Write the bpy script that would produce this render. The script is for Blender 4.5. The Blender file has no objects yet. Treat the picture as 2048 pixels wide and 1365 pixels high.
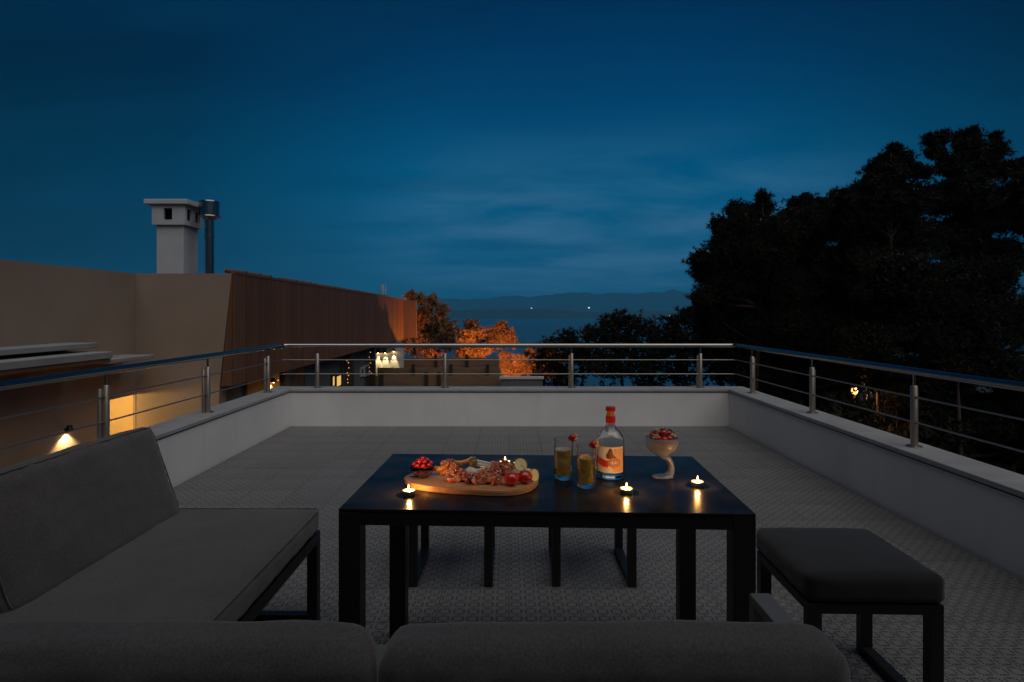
import bpy, bmesh, math, random
import numpy as np
from mathutils import Vector, Matrix, noise as mnoise
from mathutils.geometry import tessellate_polygon
random.seed(7); rng = np.random.default_rng(7)
R = math.radians
sc = bpy.context.scene
col = sc.collection

# ------------------------------------------------------------------ camera
F = 1205.0; CX, CY = 1018.0, 626.0; H = 1.27          # focal length and vanishing point in photo pixels, eye height
cam = bpy.data.cameras.new('camera'); cam_o = bpy.data.objects.new('camera', cam); col.objects.link(cam_o)
cam_o.location = (0, 0, H); cam_o.rotation_euler = (R(90), 0, 0)
cam.sensor_width = 36; cam.lens = F / 2048 * 36
cam.shift_x = (1024 - CX) / 2048; cam.shift_y = -(682.5 - CY) / 2048
cam.clip_start = 0.05; cam.clip_end = 60000
sc.camera = cam_o
# ------------------------------------------------------------------ exposure
sc.view_settings.view_transform = 'Standard'; sc.view_settings.look = 'None'
sc.view_settings.exposure = 0; sc.view_settings.gamma = 1; sc.view_settings.use_curve_mapping = False
sc.cycles.max_bounces = 10; sc.cycles.transmission_bounces = 10; sc.cycles.transparent_max_bounces = 10
sc.cycles.volume_bounces = 0; sc.cycles.sample_clamp_indirect = 3
# ------------------------------------------------------------------ sun (last light of dusk, very soft)
SUN = Vector((0.27, -0.42, 0.87)).normalized()
sun = bpy.data.lights.new('sun', 'SUN'); sun_o = bpy.data.objects.new('sun', sun); col.objects.link(sun_o)
sun.energy = 1.5; sun.angle = R(80); sun.color = (1.0, 0.93, 0.86)
sun_o.rotation_euler = SUN.to_track_quat('Z', 'Y').to_euler()
# ------------------------------------------------------------------ sky
w = bpy.data.worlds.new('World'); sc.world = w; w.use_nodes = True
nt = w.node_tree; N = nt.nodes; L = nt.links
bg = N['Background']
def nd(nt, t, **k):
    n = nt.nodes.new(t)
    for a, b in k.items(): setattr(n, a, b)
    return n
def mth(nt, op, a, b=None, clamp=False):
    n = nd(nt, 'ShaderNodeMath', operation=op); n.use_clamp = clamp
    for i, v in enumerate((a, b)):
        if v is None: continue
        if isinstance(v, (int, float)): n.inputs[i].default_value = v
        else: nt.links.new(v, n.inputs[i])
    return n.outputs[0]
def ramp(nt, fac, stops, interp='LINEAR'):
    n = nd(nt, 'ShaderNodeValToRGB'); n.color_ramp.interpolation = interp
    e = n.color_ramp.elements
    while len(e) < len(stops): e.new(0.5)
    for i, (p, c) in enumerate(stops):
        e[i].position = p; e[i].color = (*c, 1) if len(c) == 3 else c
    nt.links.new(fac, n.inputs[0]); return n.outputs[0]
tc = nd(nt, 'ShaderNodeTexCoord'); sep = nd(nt, 'ShaderNodeSeparateXYZ'); L.new(tc.outputs['Generated'], sep.inputs[0])
grad = ramp(nt, mth(nt, 'MAXIMUM', sep.outputs[2], 0.0),
            [(0.0, (.016, .15, .27)), (.06, (.010, .108, .225)), (.2, (.0002, .093, .212)), (.33, (.0001, .050, .142)),
             (.48, (.0002, .019, .074)), (1.0, (.0002, .012, .045))])
az = nd(nt, 'ShaderNodeVectorMath', operation='DOT_PRODUCT'); L.new(tc.outputs['Generated'], az.inputs[0])
az.inputs[1].default_value = Vector((.11, 1, .163)).normalized()
azf_out = ramp(nt, az.outputs['Value'], [(0.0, (.25,) * 3), (.70, (.27,) * 3), (.82, (.40,) * 3), (.90, (.68,) * 3), (.965, (1, 1, 1))])
mul = nd(nt, 'ShaderNodeMixRGB', blend_type='MULTIPLY'); mul.inputs[0].default_value = 1
L.new(grad, mul.inputs[1]); L.new(azf_out, mul.inputs[2])
# thin clouds: noise on a flat layer overhead
dz = mth(nt, 'ADD', sep.outputs[2], 0.12)
cu = nd(nt, 'ShaderNodeCombineXYZ'); L.new(mth(nt, 'DIVIDE', sep.outputs[0], dz), cu.inputs[0]); L.new(mth(nt, 'MULTIPLY', mth(nt, 'DIVIDE', sep.outputs[1], dz), 1.5), cu.inputs[1])
cn = nd(nt, 'ShaderNodeTexNoise'); cn.inputs['Scale'].default_value = .8; cn.inputs['Detail'].default_value = 7; cn.inputs['Roughness'].default_value = .55
cn.inputs['Distortion'].default_value = .35
L.new(cu.outputs[0], cn.inputs['Vector'])
cmask = nd(nt, 'ShaderNodeMapRange'); L.new(cn.outputs[0], cmask.inputs[0]); cmask.inputs[1].default_value = .40; cmask.inputs[2].default_value = .60
cd = nd(nt, 'ShaderNodeVectorMath', operation='DOT_PRODUCT'); L.new(tc.outputs['Generated'], cd.inputs[0]); cd.inputs[1].default_value = Vector((.17, .98, .115)).normalized()
cf = nd(nt, 'ShaderNodeMapRange'); L.new(cd.outputs['Value'], cf.inputs[0]); cf.interpolation_type = 'SMOOTHSTEP'; cf.inputs[1].default_value = .90; cf.inputs[2].default_value = 1.0; cf.inputs[3].default_value = .02; cf.inputs[4].default_value = 1.0
cz = nd(nt, 'ShaderNodeMapRange', interpolation_type='SMOOTHSTEP'); L.new(sep.outputs[2], cz.inputs[0]); cz.inputs[1].default_value = .13; cz.inputs[2].default_value = .33; cz.inputs[3].default_value = 1; cz.inputs[4].default_value = 0
cm = nd(nt, 'ShaderNodeMixRGB'); L.new(mth(nt, 'MULTIPLY', mth(nt, 'MULTIPLY', cmask.outputs[0], cf.outputs[0]), cz.outputs[0], True), cm.inputs[0]); L.new(mul.outputs[0], cm.inputs[1]); cm.inputs[2].default_value = (.034, .140, .27, 1)
# darker cloud streaks
cn2 = nd(nt, 'ShaderNodeTexNoise'); cn2.inputs['Scale'].default_value = 1.1; cn2.inputs['Detail'].default_value = 5
cs2 = nd(nt, 'ShaderNodeMapping'); cs2.inputs['Scale'].default_value = (.55, 1.3, 1); cs2.inputs['Location'].default_value = (7, 3, 0); L.new(cu.outputs[0], cs2.inputs[0]); L.new(cs2.outputs[0], cn2.inputs['Vector'])
dk = nd(nt, 'ShaderNodeMapRange'); L.new(cn2.outputs[0], dk.inputs[0]); dk.inputs[1].default_value = .5; dk.inputs[2].default_value = .75; dk.inputs[3].default_value = 0; dk.inputs[4].default_value = .38
cm2 = nd(nt, 'ShaderNodeMixRGB'); L.new(dk.outputs[0], cm2.inputs[0]); L.new(cm.outputs[0], cm2.inputs[1]); cm2.inputs[2].default_value = (.0008, .045, .115, 1)
sky = nd(nt, 'ShaderNodeTexSky', sky_type='NISHITA'); sky.sun_disc = False; sky.sun_elevation = R(-3); sky.sun_rotation = math.atan2(SUN.x, SUN.y); sky.ozone_density = 4
add = nd(nt, 'ShaderNodeMixRGB', blend_type='ADD'); add.inputs[0].default_value = .02; L.new(cm2.outputs[0], add.inputs[1]); L.new(sky.outputs[0], add.inputs[2])
L.new(add.outputs[0], bg.inputs[0]); bg.inputs[1].default_value = 1.0

# ================================================================== helpers
def P(px, py, d): return Vector(((px - CX) / F * d, d, H - (py - CY) / F * d))
def root_of(o):
    while o.parent: o = o.parent
    return o
def thing(name, label, cat, loc=(0, 0, 0), rz=0, group=None, kind=None):
    o = bpy.data.objects.new(name, None); col.objects.link(o); o.location = loc; o.rotation_euler = (0, 0, rz)
    o.empty_display_size = .05
    o['label'] = label; o['category'] = cat
    if group: o['group'] = group
    if kind: o['kind'] = kind
    return o
def tag(o, label=None, cat=None, group=None, kind=None):
    for k, v in (('label', label), ('category', cat), ('group', group), ('kind', kind)):
        if v: o[k] = v
    return o
def part(name, vf, mat, parent=None, smooth=False, label=None, local=False, auto=None):
    """vf = (verts, faces) in world space (or local to the root thing when local=True)"""
    v, f = vf
    off = Vector((0, 0, 0))
    if parent is not None and not local: off = Vector(root_of(parent).location)
    me = bpy.data.meshes.new(name)
    me.from_pydata([tuple(Vector(q) - off) for q in v], [], f); me.update()
    if mat:
        for m in (mat if isinstance(mat, list) else [mat]): me.materials.append(m)
    bm = bmesh.new(); bm.from_mesh(me); bmesh.ops.recalc_face_normals(bm, faces=bm.faces); bm.to_mesh(me); bm.free()
    if smooth:
        me.polygons.foreach_set('use_smooth', [True] * len(me.polygons))
        if auto:
            try: me.set_sharp_from_angle(angle=R(auto))
            except Exception: pass
    o = bpy.data.objects.new(name, me); col.objects.link(o)
    if parent is not None: o.parent = parent
    if label: o['label'] = label
    return o
def instance(o, parent, loc=(0, 0, 0), rot=None, scale=None):
    c = o.copy(); col.objects.link(c); c.parent = parent; c.location = loc
    if rot: c.rotation_euler = rot
    if scale: c.scale = scale
    return c
def copy_tree(o, parent=None, kids=None):
    ch = [c for c in bpy.data.objects if c.parent == o] if kids is None else kids
    c = o.copy(); col.objects.link(c); c.parent = parent
    for k in ch: copy_tree(k, c)
    return c
def join(*vfs):
    V, Fc = [], []
    for v, f in vfs:
        n = len(V); V += [tuple(q) for q in v]; Fc += [tuple(i + n for i in q) for q in f]
    return V, Fc
def box(x0, x1, y0, y1, z0, z1, b=0.0):
    if b <= 0:
        v = [(x, y, z) for x in (x0, x1) for y in (y0, y1) for z in (z0, z1)]
        return v, [(0, 1, 3, 2), (4, 6, 7, 5), (0, 4, 5, 1), (2, 3, 7, 6), (0, 2, 6, 4), (1, 5, 7, 3)]
    bm = bmesh.new(); bmesh.ops.create_cube(bm, size=1)
    for q in bm.verts: q.co = Vector(((x0 + x1) / 2 + q.co.x * (x1 - x0), (y0 + y1) / 2 + q.co.y * (y1 - y0), (z0 + z1) / 2 + q.co.z * (z1 - z0)))
    bmesh.ops.bevel(bm, geom=bm.edges[:], offset=b, segments=2, affect='EDGES', profile=.5)
    bm.verts.index_update(); r = ([tuple(q.co) for q in bm.verts], [tuple(q.index for q in f.verts) for f in bm.faces]); bm.free(); return r
def tube(pts, r, n=10, caps=True):
    pts = [Vector(p) for p in pts]; V, Fc = [], []
    rs = r if isinstance(r, (list, tuple)) else [r] * len(pts)
    prev = None
    for i, p in enumerate(pts):
        t = ((pts[min(i + 1, len(pts) - 1)] - p).normalized() + (p - pts[max(i - 1, 0)]).normalized()).normalized() if 0 < i < len(pts) - 1 else \
            (pts[min(i + 1, len(pts) - 1)] - pts[max(i - 1, 0)]).normalized()
        if prev is None:
            a = t.cross(Vector((0, 0, 1)));
            if a.length < .05: a = t.cross(Vector((1, 0, 0)))
            a.normalize()
        else:
            a = (prev - t * prev.dot(t)).normalized()
        prev = a; b = t.cross(a)
        for k in range(n):
            an = 2 * math.pi * k / n
            V.append(p + (a * math.cos(an) + b * math.sin(an)) * rs[i])
    for i in range(len(pts) - 1):
        for k in range(n):
            Fc.append((i * n + k, i * n + (k + 1) % n, (i + 1) * n + (k + 1) % n, (i + 1) * n + k))
    if caps: Fc += [tuple(range(n))[::-1], tuple(range((len(pts) - 1) * n, len(pts) * n))]
    return V, Fc
def lathe(prof, c=(0, 0, 0), n=32, cap0=False, cap1=False):
    V, Fc = [], []
    for (r, z) in prof:
        for k in range(n):
            an = 2 * math.pi * k / n; V.append((c[0] + r * math.cos(an), c[1] + r * math.sin(an), c[2] + z))
    for i in range(len(prof) - 1):
        for k in range(n): Fc.append((i * n + k, i * n + (k + 1) % n, (i + 1) * n + (k + 1) % n, (i + 1) * n + k))
    if cap0: Fc.append(tuple(range(n))[::-1])
    if cap1: Fc.append(tuple(range((len(prof) - 1) * n, len(prof) * n)))
    return V, Fc
def ball(c, r, sx=1, sy=1, sz=1, n=14, m=9, bump=0, seed=0, rot=None):
    V, Fc = [], []
    c = Vector(c)
    for i in range(m + 1):
        th = math.pi * i / m
        for k in range(n):
            ph = 2 * math.pi * k / n
            d = Vector((math.sin(th) * math.cos(ph), math.sin(th) * math.sin(ph), math.cos(th)))
            rr = r * (1 + bump * mnoise.noise(d * 2.2 + Vector((seed * 3.1, 0, 0))))
            q = Vector((d.x * rr * sx, d.y * rr * sy, d.z * rr * sz))
            if rot: q = rot @ q
            V.append(c + q)
    for i in range(m):
        for k in range(n): Fc.append((i * n + k, i * n + (k + 1) % n, (i + 1) * n + (k + 1) % n, (i + 1) * n + k))
    return V, Fc
def prism(outline, z0, z1, hole=None):
    """outline, hole: lists of (x, y)"""
    loops = [[Vector((x, y, 0)) for x, y in outline]]
    if hole: loops.append([Vector((x, y, 0)) for x, y in hole])
    tri = tessellate_polygon(loops); flat = [p for l in loops for p in l]; n = len(flat)
    V = [(p.x, p.y, z0) for p in flat] + [(p.x, p.y, z1) for p in flat]
    Fc = [tuple(t) for t in tri] + [tuple(i + n for i in t) for t in tri]
    s = 0
    for l in loops:
        m = len(l)
        for i in range(m): Fc.append((s + i, s + (i + 1) % m, n + s + (i + 1) % m, n + s + i))
        s += m
    return V, Fc
def cushion(cx, cy, cz, sx, sy, sz, r=.045, puff=.012, wr=.004, seed=0, rot=None, res=(26, 18, 8)):
    """soft padded block: rounded corners, puffed faces, small creases near the seams"""
    bm = bmesh.new()
    idx = {}
    nx, ny, nz = res
    def vert(i, j, k):
        key = (i, j, k)
        if key in idx: return idx[key]
        u = Vector((i / nx * 2 - 1, j / ny * 2 - 1, k / nz * 2 - 1))
        p = Vector((u.x * sx / 2, u.y * sy / 2, u.z * sz / 2))
        inn = Vector((max(-sx / 2 + r, min(sx / 2 - r, p.x)), max(-sy / 2 + r, min(sy / 2 - r, p.y)), max(-sz / 2 + min(r, sz * .49), min(sz / 2 - min(r, sz * .49), p.z))))
        d = p - inn
        if d.length > 1e-6: p = inn + d.normalized() * min(r, max(abs(d.x), abs(d.y), abs(d.z)))
        nrm = d.normalized() if d.length > 1e-6 else Vector((0, 0, 1))
        pf = puff * (1 - abs(u.x) ** 4) * (1 - abs(u.y) ** 4) * (1 - abs(u.z) ** 4 * 0)
        ax = max(range(3), key=lambda a: abs(u[a]))
        pu = [(1 - u[b] ** 4) for b in range(3) if b != ax]
        p[ax] += math.copysign(puff * pu[0] * pu[1], u[ax])
        e = max(abs(u.x), abs(u.y)) ** 8
        q = p * 9 + Vector((seed * 7.3, seed * 1.7, 0))
        p += nrm * (wr * mnoise.noise(q) * 1.0 + wr * 1.3 * e * mnoise.noise(p * 38 + Vector((seed * 5, 0, 0))))
        if rot: p = rot @ p
        v = bm.verts.new((cx + p.x, cy + p.y, cz + p.z)); idx[key] = v; return v
    for (a, b, c, na, nb) in ((0, 1, 2, nx, ny), (0, 2, 1, nx, nz), (1, 2, 0, ny, nz)):
        lim = res[c]
        for s in (0, lim):
            for i in range(na):
                for j in range(nb):
                    q = []
                    for (di, dj) in ((0, 0), (1, 0), (1, 1), (0, 1)):
                        t = [0, 0, 0]; t[a] = i + di; t[b] = j + dj; t[c] = s; q.append(vert(*t))
                    bm.faces.new(q)
    bm.verts.index_update()
    rr = ([tuple(q.co) for q in bm.verts], [tuple(q.index for q in f.verts) for f in bm.faces]); bm.free(); return rr
def light(name, kind, loc, energy, color, parent=None, radius=.03, **k):
    l = bpy.data.lights.new(name, kind); l.energy = energy; l.color = color
    if kind in ('POINT', 'SPOT'): l.shadow_soft_size = radius
    for a, b in k.items():
        if a != 'aim': setattr(l, a, b)
    o = bpy.data.objects.new(name, l); col.objects.link(o)
    if parent is not None: o.parent = parent; o.location = Vector(loc) - Vector(root_of(parent).location)
    else: o.location = loc
    if 'aim' in k: o.rotation_euler = (Vector(k['aim']) * -1).to_track_quat('Z', 'Y').to_euler()
    return o

# ================================================================== materials
def mat(name, base, rough=.6, metal=0.0, noise=None, bump=None, spec=.5, trans=0.0, ior=1.45, emit=None, estr=0, sheen=0, coat=0, alpha=None, sss=0, coords='Object'):
    """noise=(scale, colour2, lo, hi[, stretch]); bump=(scale, strength, dist[, detail])"""
    m = bpy.data.materials.new(name); m.use_nodes = True; t = m.node_tree; b = t.nodes['Principled BSDF']
    b.inputs['Base Color'].default_value = (*base, 1); b.inputs['Roughness'].default_value = rough; b.inputs['Metallic'].default_value = metal
    b.inputs['Specular IOR Level'].default_value = spec; b.inputs['Transmission Weight'].default_value = trans; b.inputs['IOR'].default_value = ior
    if sheen: b.inputs['Sheen Weight'].default_value = sheen
    if coat: b.inputs['Coat Weight'].default_value = coat; b.inputs['Coat Roughness'].default_value = .06
    if sss: b.inputs['Subsurface Weight'].default_value = sss; b.inputs['Subsurface Radius'].default_value = (.01, .004, .002)
    if emit: b.inputs['Emission Color'].default_value = (*emit, 1); b.inputs['Emission Strength'].default_value = estr
    tcn = nd(t, 'ShaderNodeTexCoord')
    if noise:
        mp = nd(t, 'ShaderNodeMapping'); t.links.new(tcn.outputs[coords], mp.inputs[0])
        if len(noise) > 4: mp.inputs['Scale'].default_value = noise[4]
        n = nd(t, 'ShaderNodeTexNoise'); n.inputs['Scale'].default_value = noise[0]; n.inputs['Detail'].default_value = 6; t.links.new(mp.outputs[0], n.inputs['Vector'])
        rp = ramp(t, n.outputs[0], [(noise[2], base), (noise[3], noise[1])]); t.links.new(rp, b.inputs['Base Color'])
    if bump:
        n2 = nd(t, 'ShaderNodeTexNoise'); n2.inputs['Scale'].default_value = bump[0]; n2.inputs['Detail'].default_value = bump[3] if len(bump) > 3 else 4
        t.links.new(tcn.outputs[coords], n2.inputs['Vector'])
        bp = nd(t, 'ShaderNodeBump'); bp.inputs['Strength'].default_value = bump[1]; bp.inputs['Distance'].default_value = bump[2]
        t.links.new(n2.outputs[0], bp.inputs['Height']); t.links.new(bp.outputs[0], b.inputs['Normal'])
    return m
M = {}
M['render'] = mat('white_render', (.70, .70, .70), .75, noise=(1.6, (.60, .61, .62), .35, .75), bump=(160, .25, .002))
def streaks():
    m = M['render']; t = m.node_tree; b = t.nodes['Principled BSDF']; tcn = nd(t, 'ShaderNodeTexCoord')
    old = b.inputs['Base Color'].links[0].from_socket
    mp = nd(t, 'ShaderNodeMapping'); mp.inputs['Scale'].default_value = (3.2, 3.2, .5); t.links.new(tcn.outputs['Object'], mp.inputs[0])
    n = nd(t, 'ShaderNodeTexNoise'); n.inputs['Scale'].default_value = 1.6; n.inputs['Detail'].default_value = 7; t.links.new(mp.outputs[0], n.inputs['Vector'])
    f = nd(t, 'ShaderNodeMapRange'); f.inputs[1].default_value = .52; f.inputs[2].default_value = .8; f.inputs[4].default_value = .22; t.links.new(n.outputs[0], f.inputs[0])
    mx = nd(t, 'ShaderNodeMixRGB'); t.links.new(f.outputs[0], mx.inputs[0]); t.links.new(old, mx.inputs[1]); mx.inputs[2].default_value = (.42, .41, .39, 1); t.links.new(mx.outputs[0], b.inputs['Base Color'])
streaks()
def vary(key, lo, hi):
    """each plank or tile a little lighter or darker than the next"""
    t = M[key].node_tree; b = t.nodes['Principled BSDF']; old = b.inputs['Base Color'].links[0].from_socket
    oi = nd(t, 'ShaderNodeObjectInfo'); mr = nd(t, 'ShaderNodeMapRange'); mr.inputs[3].default_value = lo; mr.inputs[4].default_value = hi
    t.links.new(oi.outputs['Random'], mr.inputs[0]); mx = nd(t, 'ShaderNodeMixRGB', blend_type='MULTIPLY'); mx.inputs[0].default_value = 1
    t.links.new(old, mx.inputs[1]); t.links.new(mr.outputs[0], mx.inputs[2]); t.links.new(mx.outputs[0], b.inputs['Base Color'])
M['coping'] = mat('coping_stone', (.33, .34, .35), .5, noise=(5, (.26, .27, .285), .3, .7), bump=(90, .2, .002))
M['tile'] = mat('grey_plastic_tile', (.172, .174, .178), .55, noise=(1.3, (.138, .142, .148), .3, .7), bump=(260, .15, .001), spec=.35, coords='Object')
M['under'] = mat('dark_underlay', (.008, .008, .008), .9, noise=(4, (.014, .013, .012), .3, .7))
M['steel'] = mat('brushed_steel', (.34, .33, .32), .22, 1.0, bump=(40, .03, .002))
M['steel_dull'] = mat('dull_steel', (.36, .34, .32), .38, 1.0)
M['steel_post'] = mat('satin_steel_post', (.40, .35, .30), .40, .85, bump=(40, .03, .002))
M['black_metal'] = mat('black_powder_coat', (.011, .011, .012), .42, noise=(30, (.015, .014, .014), .3, .7), bump=(500, .08, .0005))
M['arm_metal'] = mat('lit_grey_aluminium', (.16, .16, .16), .4, .3)  # dark frame coloured in the grey it shows under top light
def fabric(name, c, c2, sc_=420):
    m = mat(name, c, .92, spec=.15, sheen=.25); t = m.node_tree; b = t.nodes['Principled BSDF']; tcn = nd(t, 'ShaderNodeTexCoord')
    n = nd(t, 'ShaderNodeTexNoise'); n.inputs['Scale'].default_value = 330; n.inputs['Detail'].default_value = 4
    mp = nd(t, 'ShaderNodeMapping'); mp.inputs['Scale'].default_value = (1, .35, 1); t.links.new(tcn.outputs['Object'], mp.inputs[0]); t.links.new(mp.outputs[0], n.inputs['Vector'])
    n3 = nd(t, 'ShaderNodeTexNoise'); n3.inputs['Scale'].default_value = 5; t.links.new(tcn.outputs['Object'], n3.inputs['Vector'])
    mx = mth(t, 'ADD', mth(t, 'MULTIPLY', n.outputs[0], .75), mth(t, 'MULTIPLY', n3.outputs[0], .25))
    t.links.new(ramp(t, mx, [(.36, c), (.64, c2)]), b.inputs['Base Color'])
    n2 = nd(t, 'ShaderNodeTexNoise'); n2.inputs['Scale'].default_value = sc_; n2.inputs['Detail'].default_value = 2; t.links.new(tcn.outputs['Object'], n2.inputs['Vector'])
    bp = nd(t, 'ShaderNodeBump'); bp.inputs['Strength'].default_value = .35; bp.inputs['Distance'].default_value = .0015
    t.links.new(n2.outputs[0], bp.inputs['Height']); t.links.new(bp.outputs[0], b.inputs['Normal']); return m
M['fabric'] = fabric('grey_outdoor_fabric', (.062, .062, .064), (.102, .102, .105))
M['dark_fabric'] = fabric('charcoal_fabric', (.011, .013, .016), (.018, .020, .024))
M['wood_clad'] = mat('brown_timber_cladding', (.095, .042, .021), .6, noise=(6, (.15, .068, .033), .3, .7, (1, 1, .12)), bump=(30, .2, .004))
vary('wood_clad', .80, 1.16)
vary('tile', .955, 1.045)
M['plaster'] = mat('beige_plaster', (.27, .21, .165), .85, noise=(.8, (.21, .165, .13), .3, .7), bump=(60, .3, .004))
M['plaster_grey'] = mat('grey_blue_plaster', (.10, .12, .13), .85, noise=(1.5, (.085, .10, .11), .3, .7), bump=(60, .3, .004))
M['white_paint'] = mat('white_paint', (.42, .45, .49), .7, noise=(3, (.38, .40, .43), .3, .7), bump=(60, .2, .003))
M['ledge'] = mat('pale_concrete_ledge', (.24, .25, .26), .8, noise=(3, (.19, .20, .21), .3, .7), bump=(60, .2, .003))
M['room'] = mat('warm_room_wall', (.72, .60, .40), .8, noise=(2, (.66, .54, .36), .3, .7))
M['ochre'] = mat('ochre_lamplit_plaster', (.42, .21, .05), .85, noise=(1.5, (.36, .18, .04), .3, .7))  # warm lamplight on the wall put into the colour
M['dark'] = mat('dark_opening', (.01, .01, .012), .6)
M['tile_roof'] = mat('roof_tiles', (.10, .06, .045), .8, noise=(5, (.07, .05, .04), .3, .7))
M['fence'] = mat('weathered_timber', (.20, .12, .07), .75, noise=(4, (.13, .08, .05), .3, .7, (.3, 3, 3)), bump=(25, .4, .004))
M['post'] = mat('dark_timber_post', (.02, .015, .012), .8)
M['bark'] = mat('pine_bark', (.05, .034, .025), .9, noise=(9, (.028, .020, .016), .35, .65, (1, 1, .3)), bump=(20, .8, .02))
M['needle'] = mat('pine_needles', (.015, .018, .011), .85, noise=(1.2, (.010, .012, .007), .3, .7), spec=.2)
M['needle2'] = mat('lamplit_pine_needles', (.36, .19, .09), .7, noise=(1.5, (.18, .11, .05), .3, .7), spec=.2)  # orange lamplight partly put into the needle colour
M['needle3'] = mat('thin_lamplit_foliage', (.17, .11, .065), .7, noise=(2.5, (.08, .055, .035), .3, .7), spec=.2)  # foliage colour carries some of the orange lamplight
M['ground'] = mat('dark_soil_and_scrub', (.016, .015, .011), .95, noise=(.6, (.010, .011, .007), .3, .7), bump=(3, .8, .1))
M['sea'] = mat('sea_water', (.008, .022, .038), .30, noise=(.002, (.012, .03, .05), .3, .7), bump=(.08, .6, .6), spec=.6)
M['hill'] = mat('far_hills', (.014, .040, .055), .95, noise=(.0012, (.022, .052, .070), .3, .7))  # blue of the distant haze partly put into the hill colour
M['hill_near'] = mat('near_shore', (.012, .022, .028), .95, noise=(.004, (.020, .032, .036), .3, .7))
M['lampglow'] = mat('warm_lamp_glass', (.9, .7, .4), .4, emit=(1, .62, .22), estr=26)
M['lamp_orange'] = mat('orange_lamp_glass', (.9, .6, .3), .4, emit=(1, .34, .06), estr=3.2)
M['lampglow_dim'] = mat('warm_lamp_glass_dim', (.9, .7, .4), .4, emit=(1, .60, .20), estr=5)
M['window_lit'] = mat('lit_window_pane', (.9, .7, .4), .3, emit=(1, .55, .14), estr=.75)
M['window_dark'] = mat('dark_window_pane', (.03, .04, .05), .08, spec=.8)
M['far_lamp'] = mat('distant_lamp', (.8, .9, 1), .5, emit=(.7, .9, 1.0), estr=1.6)

# ================================================================== SETTING: ground, sea, hills
def sheet(name, fx, nx, ny, m, kind='structure', smooth=True):
    V, Fc = [], []
    for j in range(ny + 1):
        for i in range(nx + 1): V.append(fx(i / nx, j / ny))
    for j in range(ny):
        for i in range(nx): a = j * (nx + 1) + i; Fc.append((a, a + 1, a + nx + 2, a + nx + 1))
    return tag(part(name, (V, Fc), m, smooth=smooth), kind=kind)
def ground_z(x, y):
    d = max(0, y - 8)
    return -3.4 - 0.085 * d - .00035 * min(d, 400) ** 2 * .3 + .25 * mnoise.noise(Vector((x * .15, y * .15, 0)))
def gfun(u, v):
    y = -30 + 660 * v ** 1.8; x = (u - .5) * (160 + y * 2.2 + 60)
    return (x, y, max(-66, ground_z(x, y)) if y < 560 else -66)
sheet('ground', gfun, 90, 90, M['ground'])
sheet('sea', lambda u, v: ((u - .5) * 90000, 300 + 52000 * v, -60), 4, 4, M['sea'])
def ridge(name, d0, d1, xs, prof, m, nx=220, ny=14, base=-60, rough=1.0, seed=0):
    def fx(u, v):
        x = (u - .5) * xs; y = d0 + (d1 - d0) * v
        px = CX + x / ((d0 + d1) / 2) * F
        h = np.interp(px, [p for p, _ in prof], [q for _, q in prof])
        top = H + (CY - h) / F * (d0 + d1) / 2
        s = math.sin(math.pi * min(1, v * 1.0)) ** .8
        n = mnoise.fractal(Vector((x / 800 + seed, y / 800, 0)), .8, 2.1, 6) * .26 * rough
        return (x, y, base - 5 + (top - base) * s * (1 + n * .5) + (top - base) * n * .35 * s)
    return sheet(name, fx, nx, ny, m)
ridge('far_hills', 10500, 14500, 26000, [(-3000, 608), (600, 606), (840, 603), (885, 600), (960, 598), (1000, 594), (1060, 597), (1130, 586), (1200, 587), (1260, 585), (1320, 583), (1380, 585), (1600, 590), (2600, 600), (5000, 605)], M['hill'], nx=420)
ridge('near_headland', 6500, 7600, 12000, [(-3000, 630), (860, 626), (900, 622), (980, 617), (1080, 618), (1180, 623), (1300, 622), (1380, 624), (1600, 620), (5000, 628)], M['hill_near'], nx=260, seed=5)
for (px, py, s, lab) in ((1178, 616, 8, 'brightest cold white light glowing on the far shore below the hills'), (1063, 617, 5, 'faint small white light on the far shore, left of the brighter one'),
                    (1340, 632, 6, 'small white light low on the far shore beside the dark trees')):
    p = P(px, py, 6480)
    tag(part('shore_light', ball(p, s, 1.5, 1, .7, 8, 6), M['far_lamp'], smooth=True), lab, 'light', 'lights on the far shore')

# ================================================================== TERRACE
TX, TY = 2.46, 6.74
floor = tag(part('terrace_floor', box(-TX, TX, -.6, TY, -.25, -.012), M['under']), kind='structure')
# one perforated tile: 5 x 5 flower motifs of 16 radial slits
T = .305; CELL = (T - .003) / 5
def cell_geo():
    s = CELL / 2; loops = [[Vector((-s, -s, 0)), Vector((s, -s, 0)), Vector((s, s, 0)), Vector((-s, s, 0))]]
    for k in range(16):
        a = R(22.5 * k + 11.25)
        near = abs(((math.degrees(a) + 45) % 90) - 45) < 20        # next to an axis
        r0, r1, wd = (.48, .90, .100) if near else (.62, .95, .088)
        u = Vector((math.cos(a), math.sin(a), 0)); t = Vector((-u.y, u.x, 0))
        q = []
        for (rr, ww) in ((r0, .02), (r0 + (r1 - r0) * .55, wd), (r1, wd * .55), (r1, -wd * .55), (r0 + (r1 - r0) * .55, -wd), (r0, -.02)):
            p = (u * rr + t * ww) * s
            lim = s * .945
            p.x = max(-lim, min(lim, p.x)); p.y = max(-lim, min(lim, p.y)); q.append(p)
        loops.append(q)
    tri = tessellate_polygon(loops); flat = [p for l in loops for p in l]; n = len(flat)
    V = [tuple(p) for p in flat]; Fc = [tuple(t) for t in tri]
    V += [(p.x, p.y, -.008) for p in flat]; b = 4
    for l in loops[1:]:
        m = len(l)
        for i in range(m): Fc.append((b + i, b + (i + 1) % m, n + b + (i + 1) % m, n + b + i))
        b += m
    return V, Fc
cv, cf_ = cell_geo(); V, Fc = [], []
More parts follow.
